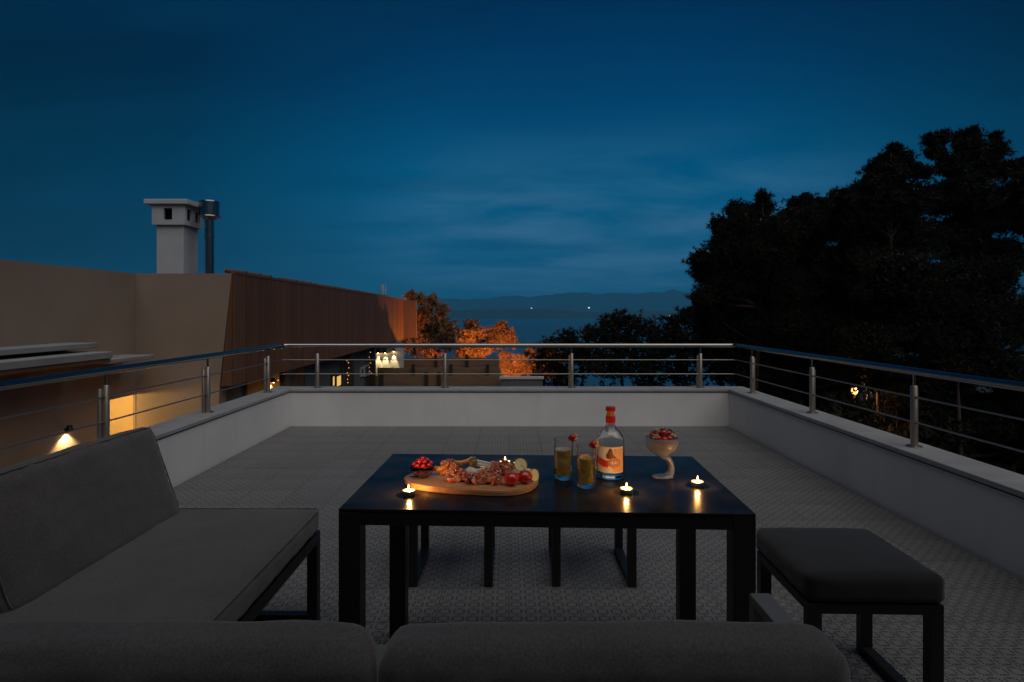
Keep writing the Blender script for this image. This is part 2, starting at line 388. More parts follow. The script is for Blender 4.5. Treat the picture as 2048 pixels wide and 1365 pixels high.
for i in range(5):
    for j in range(5):
        n = len(V); ox = (i - 2) * CELL; oy = (j - 2) * CELL
        V += [(x + ox, y + oy, z) for x, y, z in cv]; Fc += [tuple(a + n for a in f) for f in cf_]
s = CELL * 2.5; n = len(V)
V += [(-s, -s, 0), (s, -s, 0), (s, s, 0), (-s, s, 0), (-s, -s, -.011), (s, -s, -.011), (s, s, -.011), (-s, s, -.011)]
Fc += [(n, n + 1, n + 5, n + 4), (n + 1, n + 2, n + 6, n + 5), (n + 2, n + 3, n + 7, n + 6), (n + 3, n, n + 4, n + 7)]
tile0 = None; ys = []
yy = TY - T / 2 + .0
while yy > -.6: ys.append(yy); yy -= T
front = []
for j, y in enumerate(ys):
    for i in range(-8, 8):
        x = (i + .5) * T
        if j < 18:
            if tile0 is None:
                tile0 = part('tile', (V, Fc), M['tile'], floor, local=True); o = tile0
                for p_ in tile0.data.polygons: pass
            else: o = instance(tile0, floor)
            o.location = (x, y, .0005 * random.random()); o.rotation_euler = (R(random.uniform(-.12, .12)), R(random.uniform(-.12, .12)), 0)
        else: front.append((x, y))
fv = join(*[([(x + a, y + b, c) for a, b, c in [(-.15, -.15, 0), (.15, -.15, 0), (.15, .15, 0), (-.15, .15, 0), (-.15, -.15, -.011), (.15, -.15, -.011), (.15, .15, -.011), (-.15, .15, -.011)]],
             [(0, 1, 2, 3), (0, 1, 5, 4), (1, 2, 6, 5), (2, 3, 7, 6), (3, 0, 4, 7)]) for x, y in front])
tag(part('tiles_under_sofa', fv, M['tile'], floor, local=True), kind='stuff')

par = thing('parapet_wall', 'white rendered parapet wall with grey coping around the terrace', 'wall', (0, TY, 0))
ZC = .385
part('wall', box(-TX, TX, TY, TY + .22, -3.6, ZC), M['render'], par)
part('wall', box(-TX - .22, -TX, -.6, TY + .22, -3.6, ZC), M['render'], par)
part('wall', box(TX, TX + .22, -.6, TY + .22, -3.6, ZC), M['render'], par)
# coping slabs, each one a piece
CW0, CW1 = TX - .015, TX + .245
k = 0
def slab(x0, x1, y0, y1): part('coping_slab', box(x0 + .0012, x1 - .0012, y0 + .0012, y1 - .0012, ZC + .003, .418, .004), M['coping'], par)
for sx in (-1, 1):
    y = -.6
    while y < TY - .05:
        y2 = min(y + 1.22, TY - .015)
        a, b = sorted((sx * CW0, sx * CW1)); slab(a, b, y, y2); y = y2
xs = [-CW1, -1.63, -.55, .55, 1.63, CW1]
for a, b in zip(xs, xs[1:]): slab(a, b, TY - .015, TY + .245)
# thin dark strip under the coping
part('dark_coping_line', box(-TX + .004, TX - .004, TY - .006, TY, ZC - .006, ZC + .0025), M['dark'], par)
for sx in (-1, 1):
    a, b = sorted((sx * TX, sx * (TX - .006))); part('dark_coping_line', box(a, b, -.5, TY - .01, ZC - .006, ZC + .0025), M['dark'], par)

rail = thing('railing', 'polished steel railing with round handrail and two wires on the parapet', 'railing', (0, TY, .418))
RX, RY, RZ = 2.575, 6.845, .898
def corner(sx, y0=None, x0=None):
    return None
arc = lambda cx, cy, r, a0, a1, n, z: [(cx + r * math.cos(R(a0 + (a1 - a0) * i / n)), cy + r * math.sin(R(a0 + (a1 - a0) * i / n)), z) for i in range(n + 1)]
def loop(z, rr): return [(-RX, -.5, z)] + arc(-RX + rr, RY - rr, rr, 180, 90, 6, z) + arc(RX - rr, RY - rr, rr, 90, 0, 6, z) + [(RX, -.5, z)]
part('handrail', tube(loop(RZ, .07), .0245, 20), M['steel'], rail, True, auto=60)
for z in (.735, .575): part('wire', tube(loop(z, .05), .0055, 8), M['steel_dull'], rail, True, auto=60)
posts = [(-RX, y) for y in (2.55, 3.85, 5.15, 6.44)] + [(x, RY) for x in (-2.175, -.727, .712, 2.175)] + [(RX, y) for y in (6.38, 5.12, 3.83, 2.54)]
zb = .418
post0 = part('post', join(lathe([(.021, .006), (.021, .385), (.017, .39), (0.0, .391)], (0, 0, 0), 16, True), lathe([(.013, .006), (.013, .365), (.011, .368), (0, .369)], (.026, .022, 0), 12, True)), M['steel_post'], rail, True, local=True, auto=40)
flange0 = part('flange', lathe([(.047, .0), (.047, .006), (.044, .008), (0, .0085)], (0, 0, 0), 20, True), M['steel_dull'], post0, True, local=True, auto=40)
stem0 = part('stem', tube([(0, 0, .39), (0, 0, .46)], .0085, 10), M['steel'], post0, True, local=True, auto=40)
clip0 = part('wire_clip', tube([(0, -.024, .157), (0, .024, .157)], .009, 8), M['steel_dull'], post0, True, local=True, auto=40)
clip1 = part('wire_clip', tube([(0, -.024, .317), (0, .024, .317)], .009, 8), M['steel_dull'], post0, True, local=True, auto=40)
for i, (x, y) in enumerate(posts):
    p = post0 if i == 0 else copy_tree(post0, rail, [flange0, stem0, clip0, clip1])
    p.location = (x, y - TY, 0)
    p.rotation_euler.z = R(90) if y == RY else (0 if x > 0 else R(180))

# house that the terrace belongs to, behind the camera
hs = thing('house', 'rendered house wall behind the sofas, closing the terrace', 'house', (0, -.6, 0))
part('wall', join(box(-4.5, .5, -.95, -.62, -3.6, 4.4), box(1.5, 4.5, -.95, -.62, -3.6, 4.4), box(.5, 1.5, -.95, -.62, 2.1, 4.4), box(.5, 1.5, -.95, -.62, -3.6, .0)), M['plaster'], hs)
part('door', box(.5, 1.5, -.85, -.80, 0, 2.1), M['window_dark'], hs)

# ================================================================== NEIGHBOUR HOUSE
ZT = 2.007
nh = thing('neighbour_house', 'beige neighbouring house with brown timber upper wall, left of the terrace', 'house', (-7, 9, -4))
# west wall (faces +x) with an opening next to the corner
part('wall', join(box(-7.3, -7.0, 2, 10.37, -4, ZT), box(-7.3, -7.0, 10.37, 11.295, -.26, ZT), box(-7.3, -7.0, 10.37, 11.295, -4, -1.75), box(-7.05, -7.0, 11.295, 11.6, -4, ZT)), M['plaster'], nh)
# wall facing us, its right end leaning
yv = 11.3
v = [(-7.0, yv, -4), (-5.02, yv, -4), (-5.2, yv, ZT), (-7.0, yv, ZT), (-7.0, yv + .3, -4), (-5.02, yv + .3, -4), (-5.2, yv + .3, ZT), (-7.0, yv + .3, ZT)]
v[1] = (-5.62, yv, -4); v[5] = (-5.62, yv + .3, -4)
v = [(-6.998, yv, -4), (-5.62, yv, -4), (-5.43, yv, -.1), (-5.20, yv, ZT), (-6.998, yv, ZT)]; v += [(a, yv + .3, c) for a, _, c in v]
part('wall', (v, [(0, 1, 2, 3, 4), (9, 8, 7, 6, 5), (0, 5, 6, 1), (1, 6, 7, 2), (2, 7, 8, 3), (3, 8, 9, 4), (4, 9, 5, 0)]), M['plaster'], nh)
part('roof', box(-13, -5.35, 11.6, 29, 1.7, 1.80), M['tile_roof'], nh)
part('roof', box(-13, -7.3, 2, 11.6, 1.7, 1.80), M['tile_roof'], nh)
part('room', join(box(-9.6, -9.5, 9.5, 13.2, -2.2, .2), box(-9.5, -7.3, 9.45, 9.5, -2.2, .2), box(-9.5, -7.3, 13.2, 13.25, -2.2, .2), box(-9.5, -7.3, 9.5, 13.2, .1, .2), box(-9.5, -7.3, 9.5, 13.2, -2.2, -2.1)), M['room'], nh)
part('cabinet', box(-9.1, -8.7, 11.5, 12.1, -2.1, -1.05), M['white_paint'], nh)
light('room_lamp', 'POINT', (-8.0, 10.9, -.35), 170, (1, .62, .20), nh, .12)
# timber clad box (faces +x)
y0, y1 = 11.35, 29.5
def zt(y): return ZT + (1.90 - ZT) * (y - y0) / (y1 - y0)
def zbm(y): return -.10 + (-.02 - -.10) * (y - y0) / (y1 - y0)
xw = -5.20; NP = 150; pw = (y1 - y0) / NP
plank = part('plank', box(-.02, .02, .004, pw - .004, -1, 0, 0), M['wood_clad'], nh, local=True)
for i in range(NP):
    y = y0 + i * pw; o = plank if i == 0 else instance(plank, nh)
    bz = zbm(y); hgt = zt(y) - bz
    xo = xw + random.uniform(-.004, .004)
    o.location = Vector((xo, y, zt(y))) - Vector(nh.location); o.scale = (1, 1, hgt)
part('end_trim', ([(-5.40, yv, -.1), (-5.2, yv, -.1), (-5.2, yv, ZT), (-5.395, yv + .06, -.1), (-5.2, yv + .045, -.1), (-5.2, yv + .045, ZT)], [(0, 1, 2), (3, 5, 4), (0, 3, 4, 1), (1, 4, 5, 2), (2, 5, 3, 0)]), M['wood_clad'], nh)
part('backing_wall', join(box(-5.6, -5.225, y0 + .05, y1, -.08, 1.86)), M['post'], nh)
part('fascia', ([(xw - .06, y0, zt(y0)), (xw + .03, y0, zt(y0)), (xw + .03, y1, zt(y1)), (xw - .06, y1, zt(y1)), (xw - .06, y0, zt(y0) + .05), (xw + .03, y0, zt(y0) + .05), (xw + .03, y1, zt(y1) + .05), (xw - .06, y1, zt(y1) + .05)],
     [(0, 1, 2, 3), (4, 5, 6, 7), (0, 1, 5, 4), (1, 2, 6, 5), (2, 3, 7, 6), (3, 0, 4, 7)]), M['wood_clad'], nh)
part('end_wall', ([(xw + .02, y1 + .003, -.5 + .5), (xw + .02, y1 + .003, 1.9), (-4.62, y1 + .5, 1.88), (-4.62, y1 + .5, .06), (xw + .02, y1 + .2, 0), (xw + .02, y1 + .2, 1.9), (-4.62, y1 + .7, 1.88), (-4.62, y1 + .7, .06)],
     [(0, 1, 2, 3), (4, 5, 6, 7), (0, 1, 5, 4), (1, 2, 6, 5), (2, 3, 7, 6), (3, 0, 4, 7)]), M['wood_clad'], nh)
# roof tiles showing over the edge
for i in range(26):
    y = 12.2 + i * .55 + random.uniform(-.1, .1)
    if i in (3, 4, 9, 14, 20): continue
    part('roof_tile', tube([(xw - .5, y, zt(y) + .12 + random.uniform(-.01, .01)), (xw - .08, y, zt(y) + .055)], [.05, .06], 6), M['tile_roof'], nh)
# lower wall under the timber box
part('lower_wall', box(-5.95, -5.65, yv + .3, 25.2, -4, -.1), M['plaster_grey'], nh)
for px, wd in ((566, .12), (602, .16), (698, .26), (745, .20)):
    d = 5.35 * F / (CX - px); part('column', box(-5.35 - wd / 2, -5.35 + wd / 2, d - wd / 2, d + wd / 2, -4, -.08), M['post'], nh)
for (pa, pb, ya, yb, mt) in ((664, 669, 753, 772, 'window_lit'), (672, 682, 752, 772, 'window_lit'), (722, 727, 738, 750, 'window_dark'), (729, 738, 733, 749, 'window_dark')):
    xx = -5.62; da = -xx * F / (CX - pa); db = -xx * F / (CX - pb)
    za = H - (ya - CY) / F * (da + db) / 2; zb_ = H - (yb - CY) / F * (da + db) / 2
    fr = part('window', join(box(xx - .03, xx + .03, da - .07, da, zb_ - .06, za + .06), box(xx - .03, xx + .03, db, db + .07, zb_ - .06, za + .06), box(xx - .03, xx + .03, da, db, zb_ - .06, zb_), box(xx - .03, xx + .03, da, db, za, za + .06)), M['white_paint'] if mt == 'window_dark' else M['post'], nh)
    part('pane', box(xx - .02, xx, da, db, zb_, za), M[mt], fr)
# white wall with three wall lamps under the far end of the overhang
part('porch_wall', box(-6.1, -4.84, 27.6, 27.75, -2.2, -.22), M['white_paint'], nh)
# concrete ledges
part('ledge', box(-6.998, -6.2, 4.5, 9.43, .56, .665, .01), M['ledge'], nh)
part('ledge_soffit', box(-6.998, -6.215, 4.5, 9.40, .50, .555), M['wood_clad'], nh)
part('ledge', box(-6.998, -6.5, 4.8, 9.54, .72, .80, .01), M['ledge'], nh)
part('ledge', box(-6.998, -6.38, 9.6, 10.85, .45, .52, .01), M['ledge'], nh)
# chimney
ch = part('chimney', box(-7.60, -7.02, 13.0, 13.6, 1.8, 3.16), M['white_paint'], nh)
def chim_head():
    x0, x1, ya, yb, z0, z1 = -7.665, -6.955, 12.93, 13.67, 3.163, 3.59
    t = .05; parts_ = []
    # front face with one opening, right face with two
    def wallx(y0_, y1_, holes):
        out = []; a = x0
        for (h0, h1, hz0, hz1) in holes:
            out += [box(a, h0, y0_, y1_, z0, z1), box(h0, h1, y0_, y1_, z0, hz0), box(h0, h1, y0_, y1_, hz1, z1)]; a = h1
        out.append(box(a, x1, y0_, y1_, z0, z1)); return out
    parts_ += wallx(ya, ya + t, [(-7.41, -7.23, 3.27, 3.52)])
    a = ya + t
    for (h0, h1) in ((13.02, 13.22), (13.36, 13.56)):
        parts_ += [box(x1 - t, x1, a, h0, z0, z1), box(x1 - t, x1, h0, h1, z0, 3.27), box(x1 - t, x1, h0, h1, 3.52, z1)]; a = h1
    parts_ += [box(x1 - t, x1, a, yb, z0, z1), box(x0, x0 + t, ya + t, yb, z0, z1), box(x0 + t, x1 - t, yb - t, yb, z0, z1), box(x0 + t, x1 - t, ya + t, yb - t, z0, z0 + .02)]
    return join(*parts_)
part('chimney_head', chim_head(), M['white_paint'], ch)
part('flue_core', box(-7.45, -7.15, 13.15, 13.45, 3.19, 3.58), M['dark'], ch)
part('chimney_cap', box(-7.80, -6.86, 12.85, 13.78, 3.593, 3.70, .015), M['white_paint'], ch)
fl = part('flue_pipe', lathe([(.095, 1.75), (.095, 2.9), (.105, 2.91), (.105, 2.96), (.095, 2.97), (.095, 3.30), (.15, 3.34)], (-6.56, 13.2, 0), 24), M['steel'], nh, True, auto=35)
part('flue_cowl', lathe([(.23, 3.37), (.215, 3.39), (.215, 3.69), (.20, 3.71), (0, 3.715)], (-6.56, 13.2, 0), 28, True), M['steel'], fl, True, auto=35)
an = thing('antenna', 'small pale forked antenna on the far end of the timber roof', 'antenna', P(766, 590, 26.5))
a0 = Vector(an.location)
part('mast', tube([a0 + Vector((0, 0, -.15)), a0 + Vector((0, 0, .45))], .03, 8), M['white_paint'], an)
part('fork', join(tube([a0 + Vector((-.09, 0, .42)), a0 + Vector((-.03, 0, .2))], .02, 6), tube([a0 + Vector((.12, 0, .42)), a0 + Vector((.12, 0, -.1))], .018, 6), tube([a0 + Vector((0, 0, .2)), a0 + Vector((.12, 0, .22))], .015, 6)), M['white_paint'], an)

def wall_lamp(name, label, p, nrm, energy, color, group=None, cone=70, s=1.0, glow='lampglow'):
    """small downlight fixed on a wall at p, wall normal nrm"""
    p = Vector(p); nrm = Vector(nrm); t = Vector((-nrm.y, nrm.x, 0))
    o = thing(name, label, 'lamp', p, 0, group)
    c = p + nrm * .07 * s
    part('bracket', join(tube([p, c], .02 * s, 8)), M['black_metal'], o)
    part('lamp_shade', lathe([(.0, .07), (.035, .068), (.045, .03), (.065, -.03), (.060, -.031), (.04, .02)] if s <= 1 else [(.0, .07 * s), (.035 * s, .068 * s), (.045 * s, .03 * s), (.065 * s, -.03 * s), (.04 * s, .02 * s)], tuple(c), 16), M['black_metal'], o, True, auto=40)
    part('bulb', ball(c + Vector((0, 0, -.012 * s)), .032 * s, n=10, m=8), M[glow], o, True)
    light('lamp_light', 'SPOT', c + Vector((0, 0, -.055 * s)), energy, color, o, .02, spot_size=R(cone), spot_blend=.55, aim=(-nrm.x * .22, -nrm.y * .22, -1))
    return o
wall_lamp('wall_lamp', 'black wall lamp throwing a warm cone on the dark wall behind the sofa', (-6.998, 9.5, -.57), (1, 0, 0), 42, (1, .68, .30), 'wall lamps of the neighbouring house', 118)
wall_lamp('wall_lamp', 'wall lamp throwing a narrow warm cone under the timber overhang', (-5.60, 14.15, -.33), (1, 0, 0), 70, (1, .66, .28), 'wall lamps of the neighbouring house', 105)
part('ochre_glow_panel', box(-5.648, -5.603, 12.9, 14.9, -4, -.11), M['ochre'], nh)  # added panel, its ochre stands for lamplight on the grey wall
light('lamp_light', 'POINT', (-5.2, 14.4, -1.1), 14, (1, .55, .16), nh, .1)  # extra light without a fitting, spreads the wall lamp's glow
fairy = []
for px_, n_ in ((556, 14), (698, 12), (742, 7)):
    d_ = 5.22 * F / (CX - px_)
    for k_ in range(n_): fairy.append(ball((-5.22 + random.uniform(-.05, .05), d_ - .12, -.25 - k_ * .13 + random.uniform(-.04, .04)), .017, n=6, m=4))
tag(part('fairy_lights', join(*fairy), M['window_lit'], nh), kind='stuff')
for px, lab in ((757, 'leftmost of three bright lamps on the pale porch wall'), (771, 'middle one of three bright lamps on the pale porch wall'), (788, 'rightmost of three bright lamps on the pale porch wall')):
    q = P(px, 704 if px != 788 else 701, 27.6)
    wall_lamp('porch_lamp', lab, (q.x, 27.598, q.z), (0, -1, 0), 95, (1, .66, .26), 'lamps on the porch wall', 46, 1.5)
# porch light below the sight line that warms the wall facing us
bl = thing('garden_lamp', 'low garden lamp at the foot of the beige wall, seen by its orange glow', 'lamp', (-6.1, 10.3, -3.6))
part('pole', tube([(-6.1, 10.3, -3.6), (-6.1, 10.3, -2.75)], .04, 10), M['black_metal'], bl, True, auto=40)
part('bulb', ball((-6.1, 10.3, -2.65), .09), M['lampglow_dim'], bl, True)
light('lamp_light', 'SPOT', (-6.1, 10.15, -2.6), 850, (1, .40, .09), bl, .06, spot_size=R(72), spot_blend=.7, aim=(.05, 1, .42))

# ================================================================== TIMBER FENCES (three stepped rows) and low wall
def fence(label, d, pa, pb, ya, yb, posts_px, rows, skew=0.0):
    a, b = P(pa, ya, d), P(pb, ya, d); zt_, zb_ = a.z, H - (yb - CY) / F * d - .35
    o = thing('timber_fence', label, 'fence', (a.x, d, zb_ - 1), 0, 'stepped timber fences below the terrace')
    rh = (zt_ - zb_) / rows
    for i in range(rows):
        part('board', box(a.x, b.x, d - .02 + random.uniform(-.006, .006), d + .03, zt_ - (i + 1) * rh + .004, zt_ - i * rh), M['fence'], o)
    for px in posts_px:
        x = (px - CX) / F * d; part('post', box(x - .07, x + .07, d - .13, d - .03, zb_ - 1.4, zt_ + .16), M['post'], o)
    return o
fence('highest and farthest of the three stepped timber fences', 30, 806, 998, 716, 734, (872, 934), 4)
fence('middle one of the three stepped timber fences', 27, 755, 1000, 736, 752, (827, 902, 975), 4)
fence('lowest and nearest of the three stepped timber fences', 24, 716, 1002, 752, 778, (764, 878, 793 + 60), 5)
lw = thing('garden_wall', 'low pale garden wall beyond the parapet, right of the timber fences', 'wall', P(1040, 760, 23))
q0, q1 = P(1002, 758, 23.5), P(1085, 758, 23.5)
part('wall', box(q0.x, q1.x, 23.4, 23.6, -3, q0.z), M['plaster_grey'], lw)
part('coping', box(q0.x - .05, q1.x + .05, 23.35, 23.65, q0.z, q0.z + .08), M['white_paint'], lw)

# ================================================================== TREES
def tufts(blobs, n_per, L_, wd, core=.25, seed=0, nmin=60):
    """blobs: (centre, radius). Many narrow leaf triangles in tufts, plus larger inner sprays."""
    g = np.random.default_rng(seed); Vs = []
    for (c, r) in blobs:
        c = np.array(c); n = int(n_per * (r ** 2))
        n = max(n, nmin)
        d = g.normal(size=(n, 3)); d /= np.linalg.norm(d, axis=1)[:, None]
        rad = r * g.uniform(.25, 1.0, n) ** .55
        # lumpy outline
        lump = 1 + .28 * np.sin(d[:, 0] * 5 + seed) * np.sin(d[:, 1] * 4 + 2 * seed) + .22 * np.sin(d[:, 2] * 7 + seed * 3)
        p = c + d * (rad * lump)[:, None] * np.array([1, 1, .82])
        k = 11
        td = g.normal(size=(n, k, 3)) + d[:, None, :] * .9 + np.array([0, 0, .55]); td /= np.linalg.norm(td, axis=2)[:, :, None]
        ln = L_ * g.uniform(.5, 1.15, (n, k, 1))
        side = np.cross(td, g.normal(size=(n, k, 3))); side /= np.linalg.norm(side, axis=2)[:, :, None]
        st = p[:, None, :] + td * ln * .08
        a = st - side * wd * .5; b = st + side * wd * .5; e = p[:, None, :] + td * ln
        Vs.append(np.stack([a, b, e], 2).reshape(-1, 3))
        # inner sprays close the crown
        m = int(n * core); d2 = g.normal(size=(m, 3)); d2 /= np.linalg.norm(d2, axis=1)[:, None]
        p2 = c + d2 * (r * .72 * g.uniform(0, 1, m) ** .5)[:, None]
        u = g.normal(size=(m, 3)); u /= np.linalg.norm(u, axis=1)[:, None]; v_ = np.cross(u, g.normal(size=(m, 3))); v_ /= np.linalg.norm(v_, axis=1)[:, None]
        sz = (L_ * g.uniform(.7, 1.4, m))[:, None]
        Vs.append(np.stack([p2 - u * sz * .6, p2 + v_ * sz * .5, p2 + u * sz * .7], 1).reshape(-1, 3))
    return np.concatenate(Vs)
def tri_mesh(name, A, m, parent):
    me = bpy.data.meshes.new(name); n = len(A)
    A = A - np.array(root_of(parent).location)
    me.vertices.add(n); me.vertices.foreach_set('co', A.astype(np.float32).ravel())
    me.loops.add(n); me.loops.foreach_set('vertex_index', np.arange(n, dtype=np.int32))
    me.polygons.add(n // 3); me.polygons.foreach_set('loop_start', np.arange(0, n, 3, dtype=np.int32))
    me.polygons.foreach_set('loop_total', np.full(n // 3, 3, dtype=np.int32)) if bpy.app.version < (4, 1) else None
    me.materials.append(m); me.update(calc_edges=True); me.validate()
    o = bpy.data.objects.new(name, me); col.objects.link(o); o.parent = parent; return o
TRI = 0
def tree(label, d, blobs_px, base_px, m='needle', name='pine_tree', n_per=330, L_=.23, wd=.034, depth=1.0, trunk_r=.16, seed=1, group='pine trees right of the terrace', core=.5, limbs=True, nmin=60):
    g = random.Random(seed)
    bl_ = []
    for (px, py, r) in blobs_px:
        dd = d + g.uniform(-1, 1) * depth
        bl_.append((P(px, py, dd), r / F * dd))
    bx_ = (base_px - CX) / F * d; bz = ground_z(bx_, d)
    o = thing(name, label, 'tree', (bx_, d, bz), 0, group)
    top = max(bl_, key=lambda b: b[0].z)[0]
    # trunk: bends towards the crown
    pts = []; n = 9
    for i in range(n):
        t = i / (n - 1); base = Vector((bx_, d, bz - .2))
        p = base.lerp(top, t) + Vector((math.sin(t * 5 + seed) * .18 * t, math.cos(t * 4 + seed) * .12 * t, 0)); pts.append(p)
    part('trunk', tube(pts, [trunk_r * (1 - .85 * i / (n - 1)) for i in range(n)], 9), M['bark'], o, True)
    if limbs:
        seg = []
        for (c, r) in bl_:
            # nearest trunk point lower than the blob
            cand = min(pts, key=lambda q: (q - (c - Vector((0, 0, .25 * (c.z - bz) * .3)))).length)
            mid = cand.lerp(c, .5) + Vector((0, 0, -.08))
            seg.append(tube([cand, mid, c], [.06, .04, .02], 6))
            for k in range(3):
                e = c + Vector((g.uniform(-1, 1), g.uniform(-1, 1), g.uniform(-.3, .9))) * r * .8
                seg.append(tube([c, c.lerp(e, .5) + Vector((0, 0, .03)), e], [.02, .014, .008], 4))
        part('limbs', join(*seg), M['bark'], o)
    A = tufts(bl_, n_per, L_, wd, core, seed, nmin)
    tri_mesh('crown', A, M[m], o)
    global TRI; TRI += len(A) // 3
    return o
RT = [
 ('dark pine with ragged left edge, nearest the open sea view', 20, [(1398, 522, 26), (1412, 545, 34), (1440, 452, 24), (1446, 490, 34), (1432, 530, 40), (1470, 420, 22), (1482, 450, 34), (1525, 394, 14), (1526, 418, 26), (1500, 430, 28), (1500, 500, 66), (1450, 575, 46), (1404, 596, 26), (1520, 560, 70), (1420, 625, 45), (1550, 470, 50), (1440, 680, 60), (1500, 740, 60)], 1500),
 ('second dark pine from the left, with a flat clumped top', 23, [(1590, 408, 20), (1612, 402, 20), (1640, 412, 24), (1580, 440, 34), (1628, 440, 38), (1600, 490, 60), (1660, 450, 48), (1560, 520, 60), (1640, 540, 70), (1580, 600, 60)], 1605),
 ('dark pine with a pointed top, just left of the tallest one', 19, [(1790, 298, 13), (1770, 322, 22), (1806, 318, 22), (1748, 342, 22), (1828, 340, 20), (1780, 352, 34), (1738, 372, 24), (1850, 346, 14), (1716, 382, 22), (1690, 398, 22), (1672, 392, 16), (1760, 410, 54), (1820, 400, 46), (1700, 440, 52), (1800, 480, 80), (1720, 520, 70)], 1770),
 ('tallest dark pine, cut by the right edge of the view', 20, [(1862, 280, 18), (1884, 276, 18), (1870, 305, 20), (1920, 278, 22), (1945, 268, 18), (1940, 300, 34), (1990, 275, 13), (1994, 302, 24), (1900, 330, 32), (1970, 340, 36), (2016, 340, 24), (2046, 330, 18), (2050, 370, 34), (1930, 390, 60), (1990, 420, 64), (1880, 400, 46), (2060, 440, 50), (1920, 480, 70), (2000, 520, 60)], 1930),
 ('broad dark pine filling the middle of the right wood, behind the handrail', 21, [(1480, 640, 60), (1560, 650, 74), (1650, 600, 76), (1640, 680, 80), (1730, 620, 80), (1560, 590, 60), (1540, 720, 60), (1600, 760, 60), (1680, 760, 60), (1640, 820, 60), (1560, 790, 50), (1750, 740, 50)], 1620),
 ('dark pine behind the handrail near the right edge', 16.5, [(1800, 560, 84), (1890, 580, 84), (1980, 560, 60), (1830, 650, 86), (1940, 660, 84), (2040, 640, 74), (1740, 690, 60), (1890, 740, 60), (2000, 740, 60), (1830, 800, 60), (1950, 830, 70), (2050, 800, 70), (2030, 900, 60), (1880, 880, 50)], 1900),
]
for i, (lab, d, bl_, bp) in enumerate(RT): tree(lab, d, bl_, bp, seed=11 + i, L_=.17 if d > 17 else .14, wd=.024, n_per=800, depth=.9, core=2.2)
LT = [
 ('low dark shrubby pine below the far shore, left of the big wood', 30, [(1112, 690, 26), (1140, 676, 26), (1178, 668, 26), (1090, 700, 22), (1150, 705, 36), (1110, 730, 34), (1180, 720, 44), (1085, 725, 26), (1130, 765, 36), (1075, 760, 26)], 1140),
 ('rounded dark pine in the gap below the sea, touching the big wood', 27, [(1215, 648, 24), (1240, 640, 22), (1268, 648, 26), (1205, 672, 30), (1250, 680, 44), (1300, 662, 30), (1220, 725, 48), (1285, 725, 52), (1320, 690, 40)], 1250),
 ('dark pine bush between the rounded pine and the tall wood', 25, [(1345, 648, 26), (1372, 634, 26), (1400, 650, 34), (1350, 690, 44), (1410, 700, 50), (1360, 745, 44), (1450, 740, 50), (1300, 760, 34)], 1375)]
for i, (lab, d, bl_, bp) in enumerate(LT): tree(lab, d, bl_, bp, seed=31 + i, L_=.22, wd=.04, n_per=190, depth=1.0, m='needle', trunk_r=.12, group='low pines on the slope', core=1.3)
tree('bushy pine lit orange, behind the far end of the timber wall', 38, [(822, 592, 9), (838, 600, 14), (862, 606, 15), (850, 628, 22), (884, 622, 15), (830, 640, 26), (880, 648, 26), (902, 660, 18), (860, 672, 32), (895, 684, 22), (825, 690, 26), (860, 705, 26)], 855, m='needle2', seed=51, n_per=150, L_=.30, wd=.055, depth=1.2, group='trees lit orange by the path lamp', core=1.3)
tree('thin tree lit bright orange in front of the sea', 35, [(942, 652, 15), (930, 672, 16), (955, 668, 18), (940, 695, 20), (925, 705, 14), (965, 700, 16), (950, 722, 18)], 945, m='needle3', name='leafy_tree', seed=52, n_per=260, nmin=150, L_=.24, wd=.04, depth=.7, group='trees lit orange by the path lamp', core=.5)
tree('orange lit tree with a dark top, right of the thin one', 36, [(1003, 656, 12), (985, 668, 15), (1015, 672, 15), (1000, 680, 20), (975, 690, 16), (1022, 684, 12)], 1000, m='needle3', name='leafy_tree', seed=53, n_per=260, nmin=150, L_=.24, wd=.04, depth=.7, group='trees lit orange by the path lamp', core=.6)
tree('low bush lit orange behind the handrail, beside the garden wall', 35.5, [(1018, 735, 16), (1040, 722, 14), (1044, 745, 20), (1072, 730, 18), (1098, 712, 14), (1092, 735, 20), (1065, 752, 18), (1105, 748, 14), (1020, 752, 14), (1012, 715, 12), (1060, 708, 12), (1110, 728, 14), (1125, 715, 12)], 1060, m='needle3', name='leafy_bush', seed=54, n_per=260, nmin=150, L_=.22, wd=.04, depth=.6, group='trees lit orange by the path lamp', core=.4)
# dark undergrowth on the slope behind the right parapet
def undergrowth():
    g = random.Random(3); bl_ = []
    for i in range(190):
        d = g.uniform(15, 27); px = g.uniform(1080, 2300); py = 0
        c = P(px, 700, d); c.z = ground_z(c.x, d) + g.uniform(.2, 2.4); bl_.append((c, g.uniform(.6, 1.2)))
    o = thing('undergrowth', 'dark scrub covering the slope under the pines', 'scrub', (6, 20, -5), kind='stuff')
    tri_mesh('scrub', tufts(bl_, 60, .3, .06, 1.0, 9), M['needle'], o)
    # single stuff object: use the mesh itself
    s_ = [c for c in bpy.data.objects if c.parent == o][0]; s_.parent = None; s_.location = o.location; bpy.data.objects.remove(o)
    s_.name = 'undergrowth'; tag(s_, 'dark scrub covering the slope under the pines', 'scrub', kind='stuff')
undergrowth()
